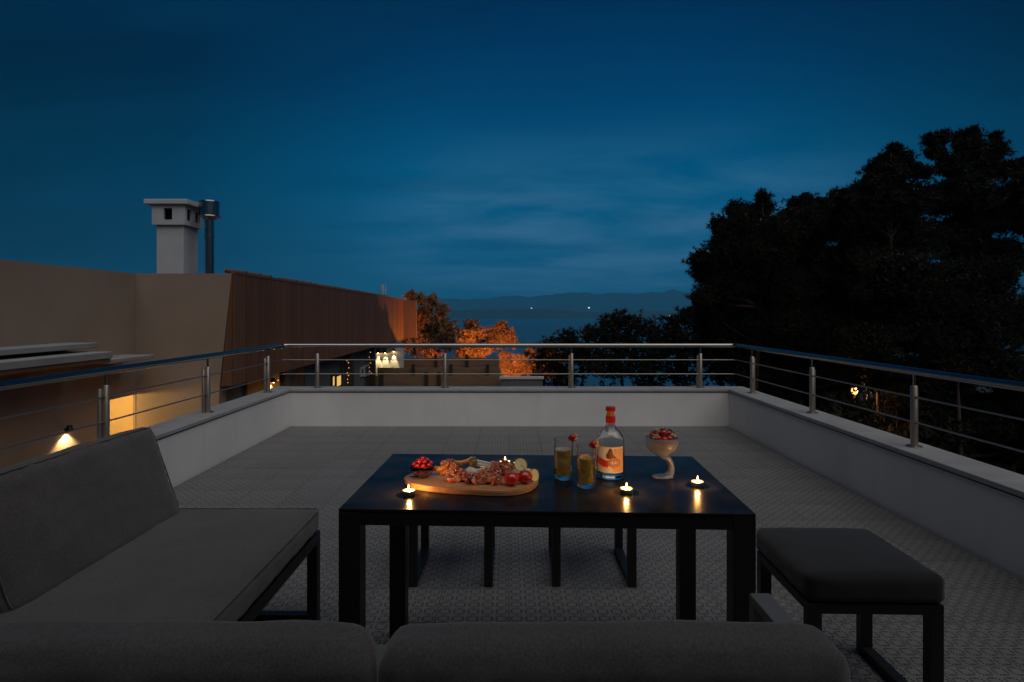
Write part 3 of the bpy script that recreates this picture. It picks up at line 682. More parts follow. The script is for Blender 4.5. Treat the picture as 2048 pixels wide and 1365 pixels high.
# street lamp hidden behind the fences: sodium light on the trees
def lamp_post(name, label, p, energy, color, hgt, r=.12, glow='lampglow', group=None, side=-1):
    p = Vector(p); gz = ground_z(p.x, p.y)
    o = thing(name, label, 'lamp', (p.x, p.y, gz), 0, group)
    part('pole', tube([(p.x, p.y, gz - .1), (p.x, p.y, p.z - r)], .035, 8), M['black_metal'], o, True, auto=40)
    part('bulb', ball(p, r, 1, 1, 1.25, 12, 8), M[glow], o, True)
    part('lamp_cap', lathe([(r * 1.25, 0), (r * .6, r * .7), (0, r * .8)], (p.x, p.y, p.z + r * 1.1), 12, True), M['black_metal'], o, True, auto=40)
    light('lamp_light', 'POINT', p + Vector((0, side * r * 1.6, 0)), energy, color, o, .08)
    return o
lamp_post('street_lamp', 'orange street lamp behind the timber fences, below the lit trees', (-.62, 31.8, -1.85), 2900, (1, .26, .035), 2.5, side=1)
lamp_post('path_lamp', 'glowing orange garden lamp seen through the pines right of the terrace', P(1709, 782, 17.2), 60, (1, .42, .10), 2, .085, 'lamp_orange', group='orange lamps in the wood')
lamp_post('path_lamp', 'low orange garden lamp lighting the pine trunks, half hidden by the parapet', P(1790, 905, 15.5), 70, (1, .30, .07), 2, .06, 'lampglow_dim', group='orange lamps in the wood')
for i, (px, d) in enumerate(((1738, 16.6), (1756, 17.0), (1795, 16.2), (1812, 17.2), (1834, 16.4), (1918, 15.4))):
    x = (px - CX) / F * d; gz = ground_z(x, d)
    labs = ['first thin trunk lit orange behind the parapet, farthest left', 'second thin lit trunk from the left behind the parapet', 'lit trunk just left of the steel post behind the parapet', 'lit trunk right behind the steel post', 'last of the close thin trunks right of the steel post', 'lone lit trunk far right behind the lower wire']
    o = thing('young_tree', labs[i], 'tree', (x, d, gz), 0, 'thin trunks lit orange in the wood')
    zt_ = H - (760 - CY) / F * d
    part('trunk', tube([(x, d, gz - .1), (x + .05, d + .03, (gz + zt_) / 2), (x - .03, d, zt_)], [.075, .055, .03], 7), M['bark'], o, True)
    A = tufts([(Vector((x, d, zt_ + .3)), .45), (Vector((x + .2, d + .1, zt_ - .1)), .3)], 200, .18, .03, .8, 60 + i); tri_mesh('crown', A, M['needle'], o)

# ================================================================== FURNITURE
def table():
    cx, cy = .113, 2.035; w_, d_ = 1.175, .675; zt_ = .71
    o = thing('dining_table', 'black metal dining table with a glossy dark top', 'table', (cx, cy, 0), R(-2.2))
    X0, X1, Y0, Y1 = -w_ / 2, w_ / 2, -d_ / 2, d_ / 2
    part('tabletop', box(X0, X1, Y0, Y1, zt_ - .008, zt_, .0015), M['table_top'], o, local=True)
    t = .062
    for (sx, sy) in ((0, 0), (1, 0), (0, 1), (1, 1)):
        x = X0 if sx == 0 else X1 - t; y = Y0 if sy == 0 else Y1 - t
        part('leg', box(x, x + t, y, y + t, 0, zt_ - .009, .002), M['black_metal'], o, local=True)
    za, zb_ = zt_ - .046, zt_ - .009
    for (a, b, c, e) in ((X0 + t, X1 - t, Y0 + .002, Y0 + .032), (X0 + t, X1 - t, Y1 - .032, Y1 - .002), (X0 + .002, X0 + .032, Y0 + t, Y1 - t), (X1 - .032, X1 - .002, Y0 + t, Y1 - t)):
        part('apron', box(a + .0005, b - .0005, c + .0005, e - .0005, za, zb_), M['black_metal'], o, local=True)
def table_mat():
    m = mat('glossy_dark_table_top', (.008, .009, .012), .2, noise=(9, (.026, .023, .022), .35, .7), spec=.05)
    t = m.node_tree; b = t.nodes['Principled BSDF']; tcn = nd(t, 'ShaderNodeTexCoord')
    n = nd(t, 'ShaderNodeTexNoise'); n.inputs['Scale'].default_value = 7; n.inputs['Detail'].default_value = 8; t.links.new(tcn.outputs['Object'], n.inputs['Vector'])
    mr = nd(t, 'ShaderNodeMapRange'); mr.inputs[1].default_value = .3; mr.inputs[2].default_value = .75; mr.inputs[3].default_value = .16; mr.inputs[4].default_value = .34
    t.links.new(n.outputs[0], mr.inputs[0]); t.links.new(mr.outputs[0], b.inputs['Roughness']); return m
M['table_top'] = table_mat()
table()

def stool(label, cx, cy, rz=0, w_=.41, d_=.42, first=None):
    o = thing('ottoman', label, 'stool', (cx, cy, 0), rz, 'dark square ottomans around the table')
    X, Y = w_ / 2, d_ / 2; t = .040
    part('seat_cushion', cushion(0, 0, .418, w_ + .012, d_ + .012, .088, r=.020, puff=.006, wr=.002, seed=cx * 3, res=(20, 20, 8)), M['dark_fabric'], o, True, local=True)
    part('seat_frame', join(box(-X, X, -Y, -Y + t, .340, .372, .002), box(-X, X, Y - t, Y, .340, .372, .002), box(-X, -X + t, -Y + t, Y - t, .340, .372, .002), box(X - t, X, -Y + t, Y - t, .340, .372, .002)), M['black_metal'], o, local=True)
    for sx in (-1, 1):
        for sy in (-1, 1):
            a, b = sorted((sx * X, sx * (X - t))); c, e = sorted((sy * Y, sy * (Y - t)))
            part('leg', box(a, b, c, e, .032, .340, .002), M['black_metal'], o, local=True)
        part('runner', box(a, b, -Y, Y, .001, .032, .002), M['black_metal'], o, local=True)
    return o
stool('dark ottoman at the right end of the table, padded top fully in view', 1.137, 2.065, R(-1.5))
stool('dark ottoman behind the table on the left, only its legs showing', -.27, 3.0, 0, .39, .43)
stool('dark ottoman behind the table on the right, only its legs showing', .40, 3.0, R(-1.5), .39, .43)

def rotY(a): return Matrix.Rotation(a, 3, 'Y')
def rotX(a): return Matrix.Rotation(a, 3, 'X')
def piping(cx, cy, z, sx, sy, r):
    pts = []; c = .03
    for (qx, qy, a0) in ((1, 1, 0), (-1, 1, 90), (-1, -1, 180), (1, -1, 270)):
        for k in range(5):
            a = R(a0 + 90 * k / 4); pts.append((cx + qx * (sx / 2 - c) + c * math.cos(a), cy + qy * (sy / 2 - c) + c * math.sin(a), z))
    return tube(pts + [pts[0]], r, 6, False)
def welt(c, hu, hv, u, v, off, rot, r=.0026, cr=.045):
    """piping round one face of a cushion: u, v span the face, off is its offset from the centre"""
    pts = []; u, v, off, c = Vector(u), Vector(v), Vector(off), Vector(c)
    for (qu, qv, a0) in ((1, 1, 0), (-1, 1, 90), (-1, -1, 180), (1, -1, 270)):
        for k in range(6):
            a = R(a0 + 18 * k); pts.append(c + rot @ (off + u * (qu * (hu - cr) + cr * math.cos(a)) + v * (qv * (hv - cr) + cr * math.sin(a))))
    return tube(pts + [pts[0]], r, 6, False)
s1 = thing('side_sofa', 'grey outdoor sofa along the left parapet with a dark metal frame', 'sofa', (-1.1, 1.6, 0))
part('seat_cushion', cushion(-1.10, 1.985, .418, .64, 1.03, .092, r=.026, puff=.005, wr=.003, seed=2, res=(24, 36, 8)), M['fabric'], s1, True)
part('piping', piping(-1.10, 1.985, .458, .634, 1.024, .0028), M['fabric'], s1, True)
part('back_cushion', cushion(-1.452, 2.035, .608, .14, .85, .40, r=.036, puff=.006, wr=.004, seed=3, rot=rotY(R(-19)), res=(10, 34, 20)), M['fabric'], s1, True)
part('back_cushion', cushion(-1.458, 1.165, .608, .14, .84, .40, r=.036, puff=.006, wr=.004, seed=4, rot=rotY(R(-19)), res=(10, 34, 20)), M['fabric'], s1, True)
for (cx_, cy_, sy_) in ((-1.452, 2.035, .85), (-1.458, 1.165, .84)):
    part('piping', welt((cx_, cy_, .608), sy_ / 2 - .009, .40 / 2 - .009, (0, 1, 0), (0, 0, 1), (.061, 0, 0), rotY(R(-19))), M['fabric'], s1, True)
t = .042
part('seat_frame', join(box(-.825, -.783, .95, 2.50, .325, .370, .002), box(-1.50, -1.458, .95, 2.50, .325, .370, .002), box(-1.458, -.825, 2.458, 2.50, .325, .370, .002), box(-1.458, -.825, .95, .99, .325, .370, .002)), M['black_metal'], s1)
for (x, y) in ((-.825, 2.458), (-1.50, 2.458), (-.825, .95), (-1.50, .95)): part('leg', box(x, x + t, y, y + t, .035, .324, .002), M['black_metal'], s1)
part('runner', box(-1.50, -.783, 2.458, 2.50, .001, .035, .002), M['black_metal'], s1)
part('runner', box(-1.50, -.783, .95, .99, .001, .035, .002), M['black_metal'], s1)
for y in (2.44, 1.585):
    part('back_post', tube([(-1.47, y, .36), (-1.60, y, .74)], .014, 6), M['black_metal'], s1)
part('back_rail', tube([(-1.60, .96, .74), (-1.60, 2.44, .74)], .014, 6), M['black_metal'], s1)

s2 = thing('near_sofa', 'grey outdoor sofa seen from behind, cut by the bottom edge', 'sofa', (-.2, 1.1, 0))
part('seat_cushion', cushion(-.09, 1.245, .41, 1.36, .50, .10, r=.034, puff=.006, wr=.003, seed=6, res=(36, 20, 8)), M['fabric'], s2, True)
part('back_cushion', cushion(-.600, .905, .601, .79, .115, .385, r=.038, puff=.004, wr=.004, seed=7, rot=rotX(R(3)), res=(44, 10, 24)), M['fabric'], s2, True)
part('back_cushion', cushion(.150, .905, .600, .675, .115, .385, r=.038, puff=.004, wr=.004, seed=9, rot=rotX(R(3)), res=(44, 10, 24)), M['fabric'], s2, True)
part('seat_frame', join(box(-.77, .60, 1.46, 1.50, .315, .355, .002), box(-.77, .60, .84, .88, .315, .355, .002)), M['black_metal'], s2)
part('armrest', box(.615, .668, .80, 1.545, .527, .552, .003), M['arm_metal'], s2, label='dark metal armrest bar, coloured in its lit grey')
for (y, z0_) in ((1.515, .03), (.80, .03)): part('leg', box(.615, .668, y, y + .03, z0_, .5265, .002), M['arm_metal'], s2)
part('runner', box(.615, .668, .80, 1.545, .001, .0295, .002), M['arm_metal'], s2)
for x in (-.76, -.19, .56): part('back_post', tube([(x, .86, .35), (x, .79, .66)], .013, 6), M['black_metal'], s2)
for x in (-.74, .55): part('leg', box(x, x + .04, 1.461, 1.499, .001, .3145), M['black_metal'], s2)

# ================================================================== ON THE TABLE
ZTB = .71
def Tp(px, py, z=ZTB):
    d = (H - z) * F / (py - CY); return Vector(((px - CX) / F * d, d, z))
M['glass'] = mat('clear_glass', (1, 1, 1), .0, trans=1.0, ior=1.47)
M['wax'] = mat('glowing_wax', (.85, .80, .68), .5, sss=.5, emit=(1, .52, .13), estr=1.8)  # candle glow in the wax put in as emission
M['tin'] = mat('aluminium_cup', (.7, .7, .7), .3, .9)
M['flame'] = mat('candle_flame', (1, .8, .4), .5, emit=(1, .50, .13), estr=16)
M['wick'] = mat('burnt_wick', (.02, .015, .01), .9)
def tealight(label, px, py):
    p = Tp(px, py)
    o = thing('tealight', label, 'candle', p, 0, 'lit tealights on the table')
    x, y, z = p
    part('cup', lathe([(.0185, .0005), (.0192, .002), (.0195, .0145), (.0187, .0145), (.0184, .0105)], (x, y, z), 24, True), M['tin'], o, True, auto=40)
    part('wax', lathe([(.0181, .009), (.018, .0113), (.008, .0108), (0, .0105)], (x, y, z), 24), M['wax'], o, True)
    part('wick', tube([(x, y, z + .010), (x + .0006, y, z + .0165)], .0007, 5), M['wick'], o)
    lean = -.0014 if px < 900 else .0004
    part('flame', lathe([(.0004, .0135), (.0022, .0155), (.0031, .0185), (.0026, .023), (.0013, .028), (.0002, .0325)], (x + lean, y, z), 12), M['flame'], o, True)
    light('candle_light', 'POINT', (x, y, z + .026), 1.25, (1, .47, .13), o, .004)
    return o
tealight('lit tealight in front of the wooden board, at the left', 818, 990)
tealight('lit tealight behind the food board', 1010, 931)
tealight('lit tealight in front of the bottle, with a bright reflection', 1253, 986)
tealight('lit tealight near the right end of the table, by the dessert glass', 1395, 972)

# ---- bottle
M['red'] = mat('red_seal', (.55, .012, .012), .35, noise=(60, (.42, .01, .01), .3, .7), coat=.3)
M['cork'] = mat('orange_cork', (.55, .22, .07), .5)
M['label'] = mat('cream_paper_label', (.66, .60, .52), .6, noise=(70, (.60, .50, .40), .35, .7))
M['label_orange'] = mat('orange_print', (.55, .27, .12), .6, noise=(90, (.62, .38, .22), .35, .7))
M['label_red'] = mat('red_print', (.50, .025, .02), .55)
M['label_rust'] = mat('rust_print', (.36, .11, .07), .55, noise=(200, (.48, .22, .15), .4, .6))
M['label_brown'] = mat('brown_print', (.10, .025, .018), .55, noise=(150, (.16, .05, .035), .4, .6))
M['label_white'] = mat('pale_print', (.70, .68, .64), .55)
bp = Tp(1221, 955)
bt = thing('bottle', 'clear glass bottle with red seal and a cream and red label', 'bottle', bp)
bx, by, bz = bp; r0 = .0465
outer = [(.0, .0), (.040, .0), (.0455, .004), (r0, .012), (r0, .118), (.0455, .130), (.040, .145), (.029, .160), (.018, .172), (.0145, .180), (.0142, .205)]
inner = [(.0125, .205), (.0128, .181), (.016, .172), (.027, .158), (.038, .143), (.0435, .129), (.0442, .118), (.0442, .022), (.041, .017), (0, .016)]
part('glass_body', lathe(outer + inner, (bx, by, bz + .0006), 48), M['glass'], bt, True, auto=50)
M['spirit'] = mat('clear_spirit', (1, 1, 1), .0, trans=1.0, ior=1.33)
part('seal', lathe([(.0150, .186), (.0165, .187), (.0165, .206), (.0160, .2085), (.0152, .209)], (bx, by, bz), 28), M['red'], bt, True, auto=50)
part('stopper', lathe([(.0135, .2055), (.0138, .212), (.0120, .217), (.0128, .2235), (.0128, .226)], (bx, by, bz), 24), M['cork'], bt, True, auto=50)
part('stopper_cap', lathe([(.0125, .2262), (.0165, .2265), (.0168, .238), (.0155, .2405), (0, .2408)], (bx, by, bz), 28, True), M['red'], bt, True, auto=40)
def curved(poly, lay, m, name='label_print', sub=None):
    """poly: (u, v) with u along the bottle's front in degrees (0 = facing us) and v height; a thin printed layer"""
    # fan over a fine grid: clip by sampling columns
    us = sorted(p[0] for p in poly); u0, u1 = us[0], us[-1]; n = max(4, int((u1 - u0) / 3)); V, Fc = [], []
    rr = r0 + .0005 + lay * .00025
    def span(u):
        ys_ = []
        for (a, b) in zip(poly, poly[1:] + poly[:1]):
            if (a[0] <= u < b[0]) or (b[0] <= u < a[0]): ys_.append(a[1] + (b[1] - a[1]) * (u - a[0]) / (b[0] - a[0]))
        return (min(ys_), max(ys_)) if len(ys_) >= 2 else None
    cols = []
    for i in range(n + 1):
        u = u0 + (u1 - u0) * min(max(i / n, .002), .998); s_ = span(u)
        if s_: cols.append((u, s_))
    for (u, (a, b)) in cols:
        an_ = R(-90 + u)
        for v_ in (a, b): V.append((bx + rr * math.cos(an_), by + rr * math.sin(an_), bz + v_))
    for i in range(len(cols) - 1): Fc.append((2 * i, 2 * i + 2, 2 * i + 3, 2 * i + 1))
    return V, Fc
def circ(cu, cv_, ru, rv, n=20): return [(cu + ru * math.cos(2 * math.pi * k / n), cv_ + rv * math.sin(2 * math.pi * k / n)) for k in range(n)]
lb = part('label', curved([(-78, .026), (52, .026), (52, .112), (-78, .112)], 0, M['label']), M['label'], bt)
part('label_print', curved([(2, .030), (50, .030), (50, .107), (2, .107)], 1, None), M['label_orange'], lb)
part('label_print', curved(circ(-44, .092, 22, .017), 1, None), M['label_white'], lb)
part('label_print', curved([(-26, .074), (10, .070), (14, .078), (2, .086), (-2, .106), (-14, .108), (-19, .098), (-28, .086)], 2, None), M['label_brown'], lb)
part('label_print', curved([(-76, .056), (-40, .046), (-20, .044), (-14, .066), (-40, .070), (-76, .078)], 2, None), M['label_red'], lb)
part('label_print', curved(circ(6, .060, 28, .016, 24), 3, None), M['label_rust'], lb)
part('label_print', curved([(-6, .046), (0, .036), (5, .046)], 3, None), M['label_rust'], lb)
for k in range(5):
    part('label_print', curved([(-12 + k * 7, .057), (-8 + k * 7, .056), (-7 + k * 7, .064), (-10 + k * 7, .066)], 5, None), M['label_white' if k % 2 else 'label_orange'], lb)

# ---- tumblers
def cut_glass():
    m = mat('cut_crystal', (1, 1, 1), .02, trans=1.0, ior=1.5); return m; t = m.node_tree; b = t.nodes['Principled BSDF']; tcn = nd(t, 'ShaderNodeTexCoord')
    vo = nd(t, 'ShaderNodeTexVoronoi'); vo.inputs['Scale'].default_value = 210; t.links.new(tcn.outputs['Object'], vo.inputs['Vector'])
    bp_ = nd(t, 'ShaderNodeBump'); bp_.inputs['Strength'].default_value = .8; bp_.inputs['Distance'].default_value = .002
    t.links.new(vo.outputs['Distance'], bp_.inputs['Height']); t.links.new(bp_.outputs[0], b.inputs['Normal']); return m
M['cut'] = cut_glass()
M['drink'] = mat('pale_yellow_drink', (1.0, .84, .22), .0, trans=.50, ior=1.33)
M['orange_flesh'] = mat('orange_flesh', (.85, .36, .03), .35, noise=(160, (.95, .55, .08), .35, .65), coat=.4, sss=.2)
M['peel'] = mat('orange_peel', (.80, .25, .02), .4, bump=(600, .4, .001))
M['berry'] = mat('red_berry', (.42, .012, .018), .3, noise=(330, (.80, .26, .10), .56, .70), coat=.6, bump=(500, .3, .001))
M['berry_dark'] = mat('dark_berry', (.24, .008, .015), .3, noise=(330, (.60, .18, .08), .56, .70), coat=.6, bump=(500, .3, .001))
M['leaf'] = mat('green_leaf', (.22, .27, .06), .5, noise=(120, (.48, .48, .20), .35, .65))
M['ice'] = mat('ice', (.97, .98, 1), .05, trans=1.0, ior=1.31)
def fruit_slice(c, r, nrm, th=.005):
    """orange wheel with peel, returns flesh and peel geometry"""
    q = Vector(nrm).to_track_quat('Z', 'Y'); c = Vector(c)
    fl_ = lathe([(0, -th / 2), (r * .88, -th / 2), (r * .88, th / 2), (0, th / 2)], (0, 0, 0), 20); pe = lathe([(r * .885, -th / 2), (r, -th / 2), (r, th / 2), (r * .885, th / 2), (r * .885, -th / 2)], (0, 0, 0), 20)
    tr = lambda vf: ([c + q @ Vector(v_) for v_ in vf[0]], vf[1])
    return tr(fl_), tr(pe)
def strawberry(c, r, rot=None, m='berry', parent=None, leafs=True, name='strawberry', top=None, label=None, cat=None, group=None):
    c = Vector(c); V, Fc = ball((0, 0, 0), r, 1, 1, 1.15, 14, 10)
    V = [Vector(v_) for v_ in V]
    V = [Vector((v_.x * (1 - .28 * max(0, -v_.z / r)), v_.y * (1 - .28 * max(0, -v_.z / r)), v_.z)) for v_ in V]
    rt = rot or Matrix.Identity(3)
    V = [c + rt @ v_ for v_ in V]
    o = part(name, (V, Fc), M[m], parent, True)
    if leafs:
        lv, lf = [], []
        for k in range(6):
            a = k * math.pi / 3 + r * 50; u = Vector((math.cos(a), math.sin(a), 0)); s_ = Vector((-u.y, u.x, 0)); z = Vector((0, 0, r * 1.08)); n = len(lv)
            lv += [z, z * .98 + u * r * .5 + s_ * r * .34, z * (.9 + .25 * (k % 2)) + u * r * 1.15, z * .98 + u * r * .5 - s_ * r * .34]; lf.append((n, n + 1, n + 2, n + 3))
        lv = [c + rt @ v_ for v_ in lv]
        if parent is None: part('leaf', (lv, lf), M['leaf'], o, local=True)
        else: part('leaf', (lv, lf), M['leaf'], o)
    if label: tag(o, label, cat, group)
    return o
def tumbler(label, px, py, hgt, fill, strawb_lab, sdx, seed):
    p = Tp(px, py); x, y, z = p; r = .0325
    o = thing('tumbler', label, 'glass', p, 0, 'cut glass tumblers of pale drink')
    prof = [(0, .0006), (r * .93, .0006), (r * .97, .004), (r, hgt * .55), (r * 1.0, hgt), (r - .0012, hgt + .0006), (r - .0022, hgt), (r - .0026, hgt * .55), (r * .97 - .0034, .014), (0, .012)]
    pr = []
    # fine facets: swap in a denser profile below the rim
    nk, nr = 48, 36; V, Fc = [], []
    for i in range(nr + 1):
        zz = .003 + (hgt * .80 - .003) * i / nr; fade = 1 if i < nr - 2 else 0
        for k in range(nk):
            a = 2 * math.pi * (k + .5 * (i % 2)) / nk
            rr = r * (.95 + .05 * min(1, i / 5)) - (.0011 * fade if (k + i // 2) % 2 else 0)
            V.append((x + rr * math.cos(a), y + rr * math.sin(a), z + zz))
    for i in range(nr):
        for k in range(nk):
            a0_, b0_ = i * nk + k, i * nk + (k + 1) % nk; a1_, b1_ = (i + 1) * nk + k, (i + 1) * nk + (k + 1) % nk
            Fc += [(a0_, b0_, a1_), (b0_, b1_, a1_)] if i % 2 == 0 else [(a0_, b0_, b1_), (a0_, b1_, a1_)]
    lo = lathe([(0, .0006), (r * .90, .0006), (r * .95, .003)], (x, y, z), nk); hi = lathe([(r, hgt * .80), (r, hgt), (r - .0012, hgt + .0006), (r - .0022, hgt), (r - .0030, hgt * .55), (r * .97 - .0040, .014), (0, .012)], (x, y, z), nk)
    part('glass', join(lo, (V, Fc), hi), M['cut'], o)
    part('rim', lathe([(r - .0009 + .0012 * math.cos(a), hgt + .0012 + .0012 * math.sin(a)) for a in [k * math.pi / 4 for k in range(9)]], (x, y, z), 40), M['glass'], o, True)
    part('drink', lathe([(0, .0125), (r - .0070, .0145), (r - .0052, hgt * .5), (r - .0046, fill), (0, fill)], (x, y, z), 36), M['drink'], o, True, auto=50)
    g = random.Random(seed)
    spec = [(-.012, -.0215, fill - .016, .013, (-.45, -1, .15)), (.013, -.0205, fill - .010, .012, (.5, -1, .2)), (.003, -.0235, .036, .014, (.1, -1, .1)), (-.014, -.018, .030, .010, (-.7, -.8, .3))] if seed == 1 else \
           [(0.001, -.0225, fill - .020, .0185, (.02, -1, .05)), (-.004, -.004, fill - .001, .019, (.1, -.35, 1)), (.010, -.0215, .030, .012, (.45, -1, .1)), (-.012, -.0205, .046, .010, (-.5, -1, .1))]
    for (dx, dy, dz_, rr, nn) in spec:
        f_, pe = fruit_slice((x + dx, y + dy, z + dz_), rr, nn)
        fo = part('fruit_slice', f_, M['orange_flesh'], o, True, auto=40); part('peel', pe, M['peel'], fo, True, auto=40)
    for k in range(3):
        a = g.uniform(0, 6.28); c = Vector((x + .012 * math.cos(a), y + .012 * math.sin(a), z + .045 + .022 * k)); q = Matrix.Rotation(g.uniform(0, 1.5), 3, 'X') @ Matrix.Rotation(g.uniform(0, 1.5), 3, 'Z')
        b_ = box(-.008, .008, -.008, .008, -.008, .008, .002); part('ice_cube', ([c + q @ Vector(v_) for v_ in b_[0]], b_[1]), M['ice'], o, True, auto=40)
    sx = x + sdx; c = Vector((sx, y - .004, z + hgt + .006))
    strawberry(c, .0135, Matrix.Rotation(R(70), 3, 'Y') @ Matrix.Rotation(R(20), 3, 'X'), 'berry', None, True, label=strawb_lab, cat='strawberry', group='strawberries on the rims of the tumblers')
tumbler('cut glass tumbler of pale drink with orange pieces, left of the pair', 1127, 957, .132, .098, 'strawberry on the rim of the left tumbler', .030, 1)
tumbler('cut glass tumbler of pale drink nearest the bottle, with an orange wheel', 1173, 973, .130, .092, 'strawberry on the rim of the tumbler by the bottle', .022, 2)

# ---- frosted dessert glass with an S-shaped stem, filled with strawberries
M['frost'] = mat('frosted_glass', (.80, .85, 1.0), .34, trans=.88, ior=1.35, noise=(40, (.72, .77, .90), .3, .7))
gp = Tp(1322, 955)
dg = thing('dessert_glass', 'frosted dessert glass with a curved stem, heaped with strawberries', 'glass', gp)
gx, gy, gz = gp
bowlz = .073; cxb = gx + .003
prof = [(.006, bowlz + .000), (.018, bowlz + .003), (.034, bowlz + .012), (.046, bowlz + .024), (.0545, bowlz + .040), (.0565, bowlz + .054), (.0545, bowlz + .064), (.0530, bowlz + .064), (.0548, bowlz + .054), (.0528, bowlz + .041), (.044, bowlz + .0265), (.032, bowlz + .0155), (.016, bowlz + .007), (0, bowlz + .005)]
part('bowl', lathe(prof, (cxb, gy, gz), 40), M['frost'], dg, True)
stem = [(cxb + .004, gy, gz + bowlz + .006), (cxb + .014, gy, gz + bowlz - .004), (cxb + .026, gy, gz + .058), (cxb + .031, gy, gz + .044), (cxb + .034, gy, gz + .028), (cxb + .030, gy, gz + .016), (cxb + .016, gy, gz + .008)]
part('stem', tube(stem, [.017, .0125, .0100, .0098, .0105, .0125, .008], 14), M['frost'], dg, True)
def foot():
    V, Fc = [], []; n = 28
    for k in range(n):
        a = 2 * math.pi * k / n; V.append((gx + .005 + .036 * math.cos(a), gy + .024 * math.sin(a), gz + .0006))
    for k in range(n):
        a = 2 * math.pi * k / n; V.append((gx + .005 + .034 * math.cos(a), gy + .0225 * math.sin(a), gz + .007 + .005 * max(0, math.cos(a))))
    V.append((gx + .015, gy, gz + .011))
    for k in range(n): Fc += [(k, (k + 1) % n, n + (k + 1) % n, n + k), (n + k, n + (k + 1) % n, 2 * n)]
    Fc.append(tuple(range(n))[::-1]); return V, Fc
part('foot', foot(), M['frost'], dg, True, auto=60)
g = random.Random(12)
fillb = [(-.036, -.010, .068, 1), (-.020, -.022, .070, 0), (.002, -.030, .066, 0), (.022, -.022, .069, 0), (.038, -.008, .069, 1), (-.018, .006, .082, 0), (.006, -.006, .086, 0), (.026, .006, .082, 1), (-.030, .016, .074, 1), (.010, .022, .080, 0), (.038, .018, .072, 0),
         (-.022, -.010, .050, 0), (.004, -.018, .045, 0), (.026, -.008, .050, 0), (.0, .014, .050, 1)]
sb_labels = ['leftmost strawberry in the dessert glass', 'front left strawberry in the dessert glass', 'front middle strawberry in the dessert glass', 'front right strawberry in the dessert glass', 'rightmost strawberry at the rim of the dessert glass',
             'upper left strawberry of the heap in the dessert glass', 'topmost strawberry with green leaves in the dessert glass', 'upper right strawberry of the heap in the dessert glass', 'back left strawberry in the dessert glass', 'back middle strawberry in the dessert glass', 'back right strawberry in the dessert glass']
for i, (dx, dy, dz_, dk_) in enumerate(fillb):
    rt = Matrix.Rotation(g.uniform(-.9, .9), 3, 'X') @ Matrix.Rotation(g.uniform(-.9, .9), 3, 'Y')
    inner_ = i >= 11
    strawberry((cxb + dx * .92, gy + dy * .92, gz + bowlz - .008 + dz_ * .98 - (.0 if not inner_ else .006)), .0135, rt, 'berry_dark' if dk_ else 'berry', None, not inner_,
               label=sb_labels[i] if not inner_ else 'strawberry deep in the dessert glass, seen blurred through the frosted bowl', cat='strawberry', group='strawberries in the dessert glass' if not inner_ else 'strawberries deep inside the dessert glass')

# ---- wooden board with food
ZB = .727
M['board'] = mat('olive_wood_board', (.50, .27, .13), .45, noise=(14, (.36, .17, .075), .35, .65, (1.0, 7, 7)), bump=(60, .15, .001), coat=.15)
outl = [(806, 957), (812, 950), (832, 944), (870, 940), (930, 938), (1000, 937), (1045, 938), (1070, 944), (1078, 956), (1074, 966), (1058, 976), (1030, 982), (1000, 984), (960, 982), (920, 980), (880, 976), (845, 972), (820, 967)]
oo = [Tp(a, b, ZB) for a, b in outl]
def smooth_loop(pts, it=2):
    for _ in range(it):
        q = []
        for a, b in zip(pts, pts[1:] + pts[:1]): q += [(a[0] * .75 + b[0] * .25, a[1] * .75 + b[1] * .25), (a[0] * .25 + b[0] * .75, a[1] * .25 + b[1] * .75)]
        pts = q
    return pts
ol = smooth_loop([(p.x, p.y) for p in oo])
hc = Tp(834, 953, ZB); hole = [(hc.x + .022 * math.cos(2 * math.pi * k / 16), hc.y + .016 * math.sin(2 * math.pi * k / 16)) for k in range(16)]
cxo = sum(p[0] for p in ol) / len(ol); cyo = sum(p[1] for p in ol) / len(ol)
bd = thing('serving_board', 'irregular olive wood board with a round handle hole, covered in food', 'board', (cxo, cyo, ZTB))
inn = [(cxo + (x - cxo) * .985, cyo + (y - cyo) * .975) for x, y in ol]
part('board', join(prism(ol, ZTB + .0035, ZB - .003, hole), prism(inn, ZB - .003 + .0001, ZB, hole), prism(inn, ZTB + .0006, ZTB + .0034, hole)), M['board'], bd)
def Bp(px, py): return Tp(px, py, ZB)
# small glass bowl of cherries
M['pink_glass'] = mat('clear_bowl_glass', (1, .97, .96), .02, trans=1.0, ior=1.45)
bwp = Bp(845, 954); bw = thing('glass_bowl', 'small clear glass bowl of red cherries on the left end of the board', 'bowl', bwp)
bxx, byy, bzz = bwp
part('bowl', lathe([(0, .0006), (.018, .0006), (.028, .008), (.037, .022), (.042, .038), (.0412, .0385), (.0402, .038), (.0352, .0235), (.0265, .0105), (.016, .004), (0, .003)], (bxx, byy, bzz), 32), M['pink_glass'], bw, True)
g = random.Random(5)
M['cherry'] = mat('red_cherry', (.50, .012, .02), .15, noise=(40, (.68, .03, .03), .35, .65), coat=.8)
pos = []
for lay, (rr, n, z) in enumerate(((.014, 4, .016), (.025, 8, .029), (.027, 8, .042), (.015, 5, .053), (.0, 1, .061))):
    for k in range(n):
        a = 2 * math.pi * k / max(n, 1) + lay * .5; pos.append((rr * math.cos(a), rr * math.sin(a), z + g.uniform(-.002, .002), lay))
ch0 = None
names_ = {0: 'cherry at the bottom of the glass bowl on the board', 1: 'cherry in the lower ring inside the glass bowl', 2: 'cherry level with the rim of the glass bowl', 3: 'cherry on top of the heap in the glass bowl', 4: 'cherry crowning the heap in the glass bowl'}
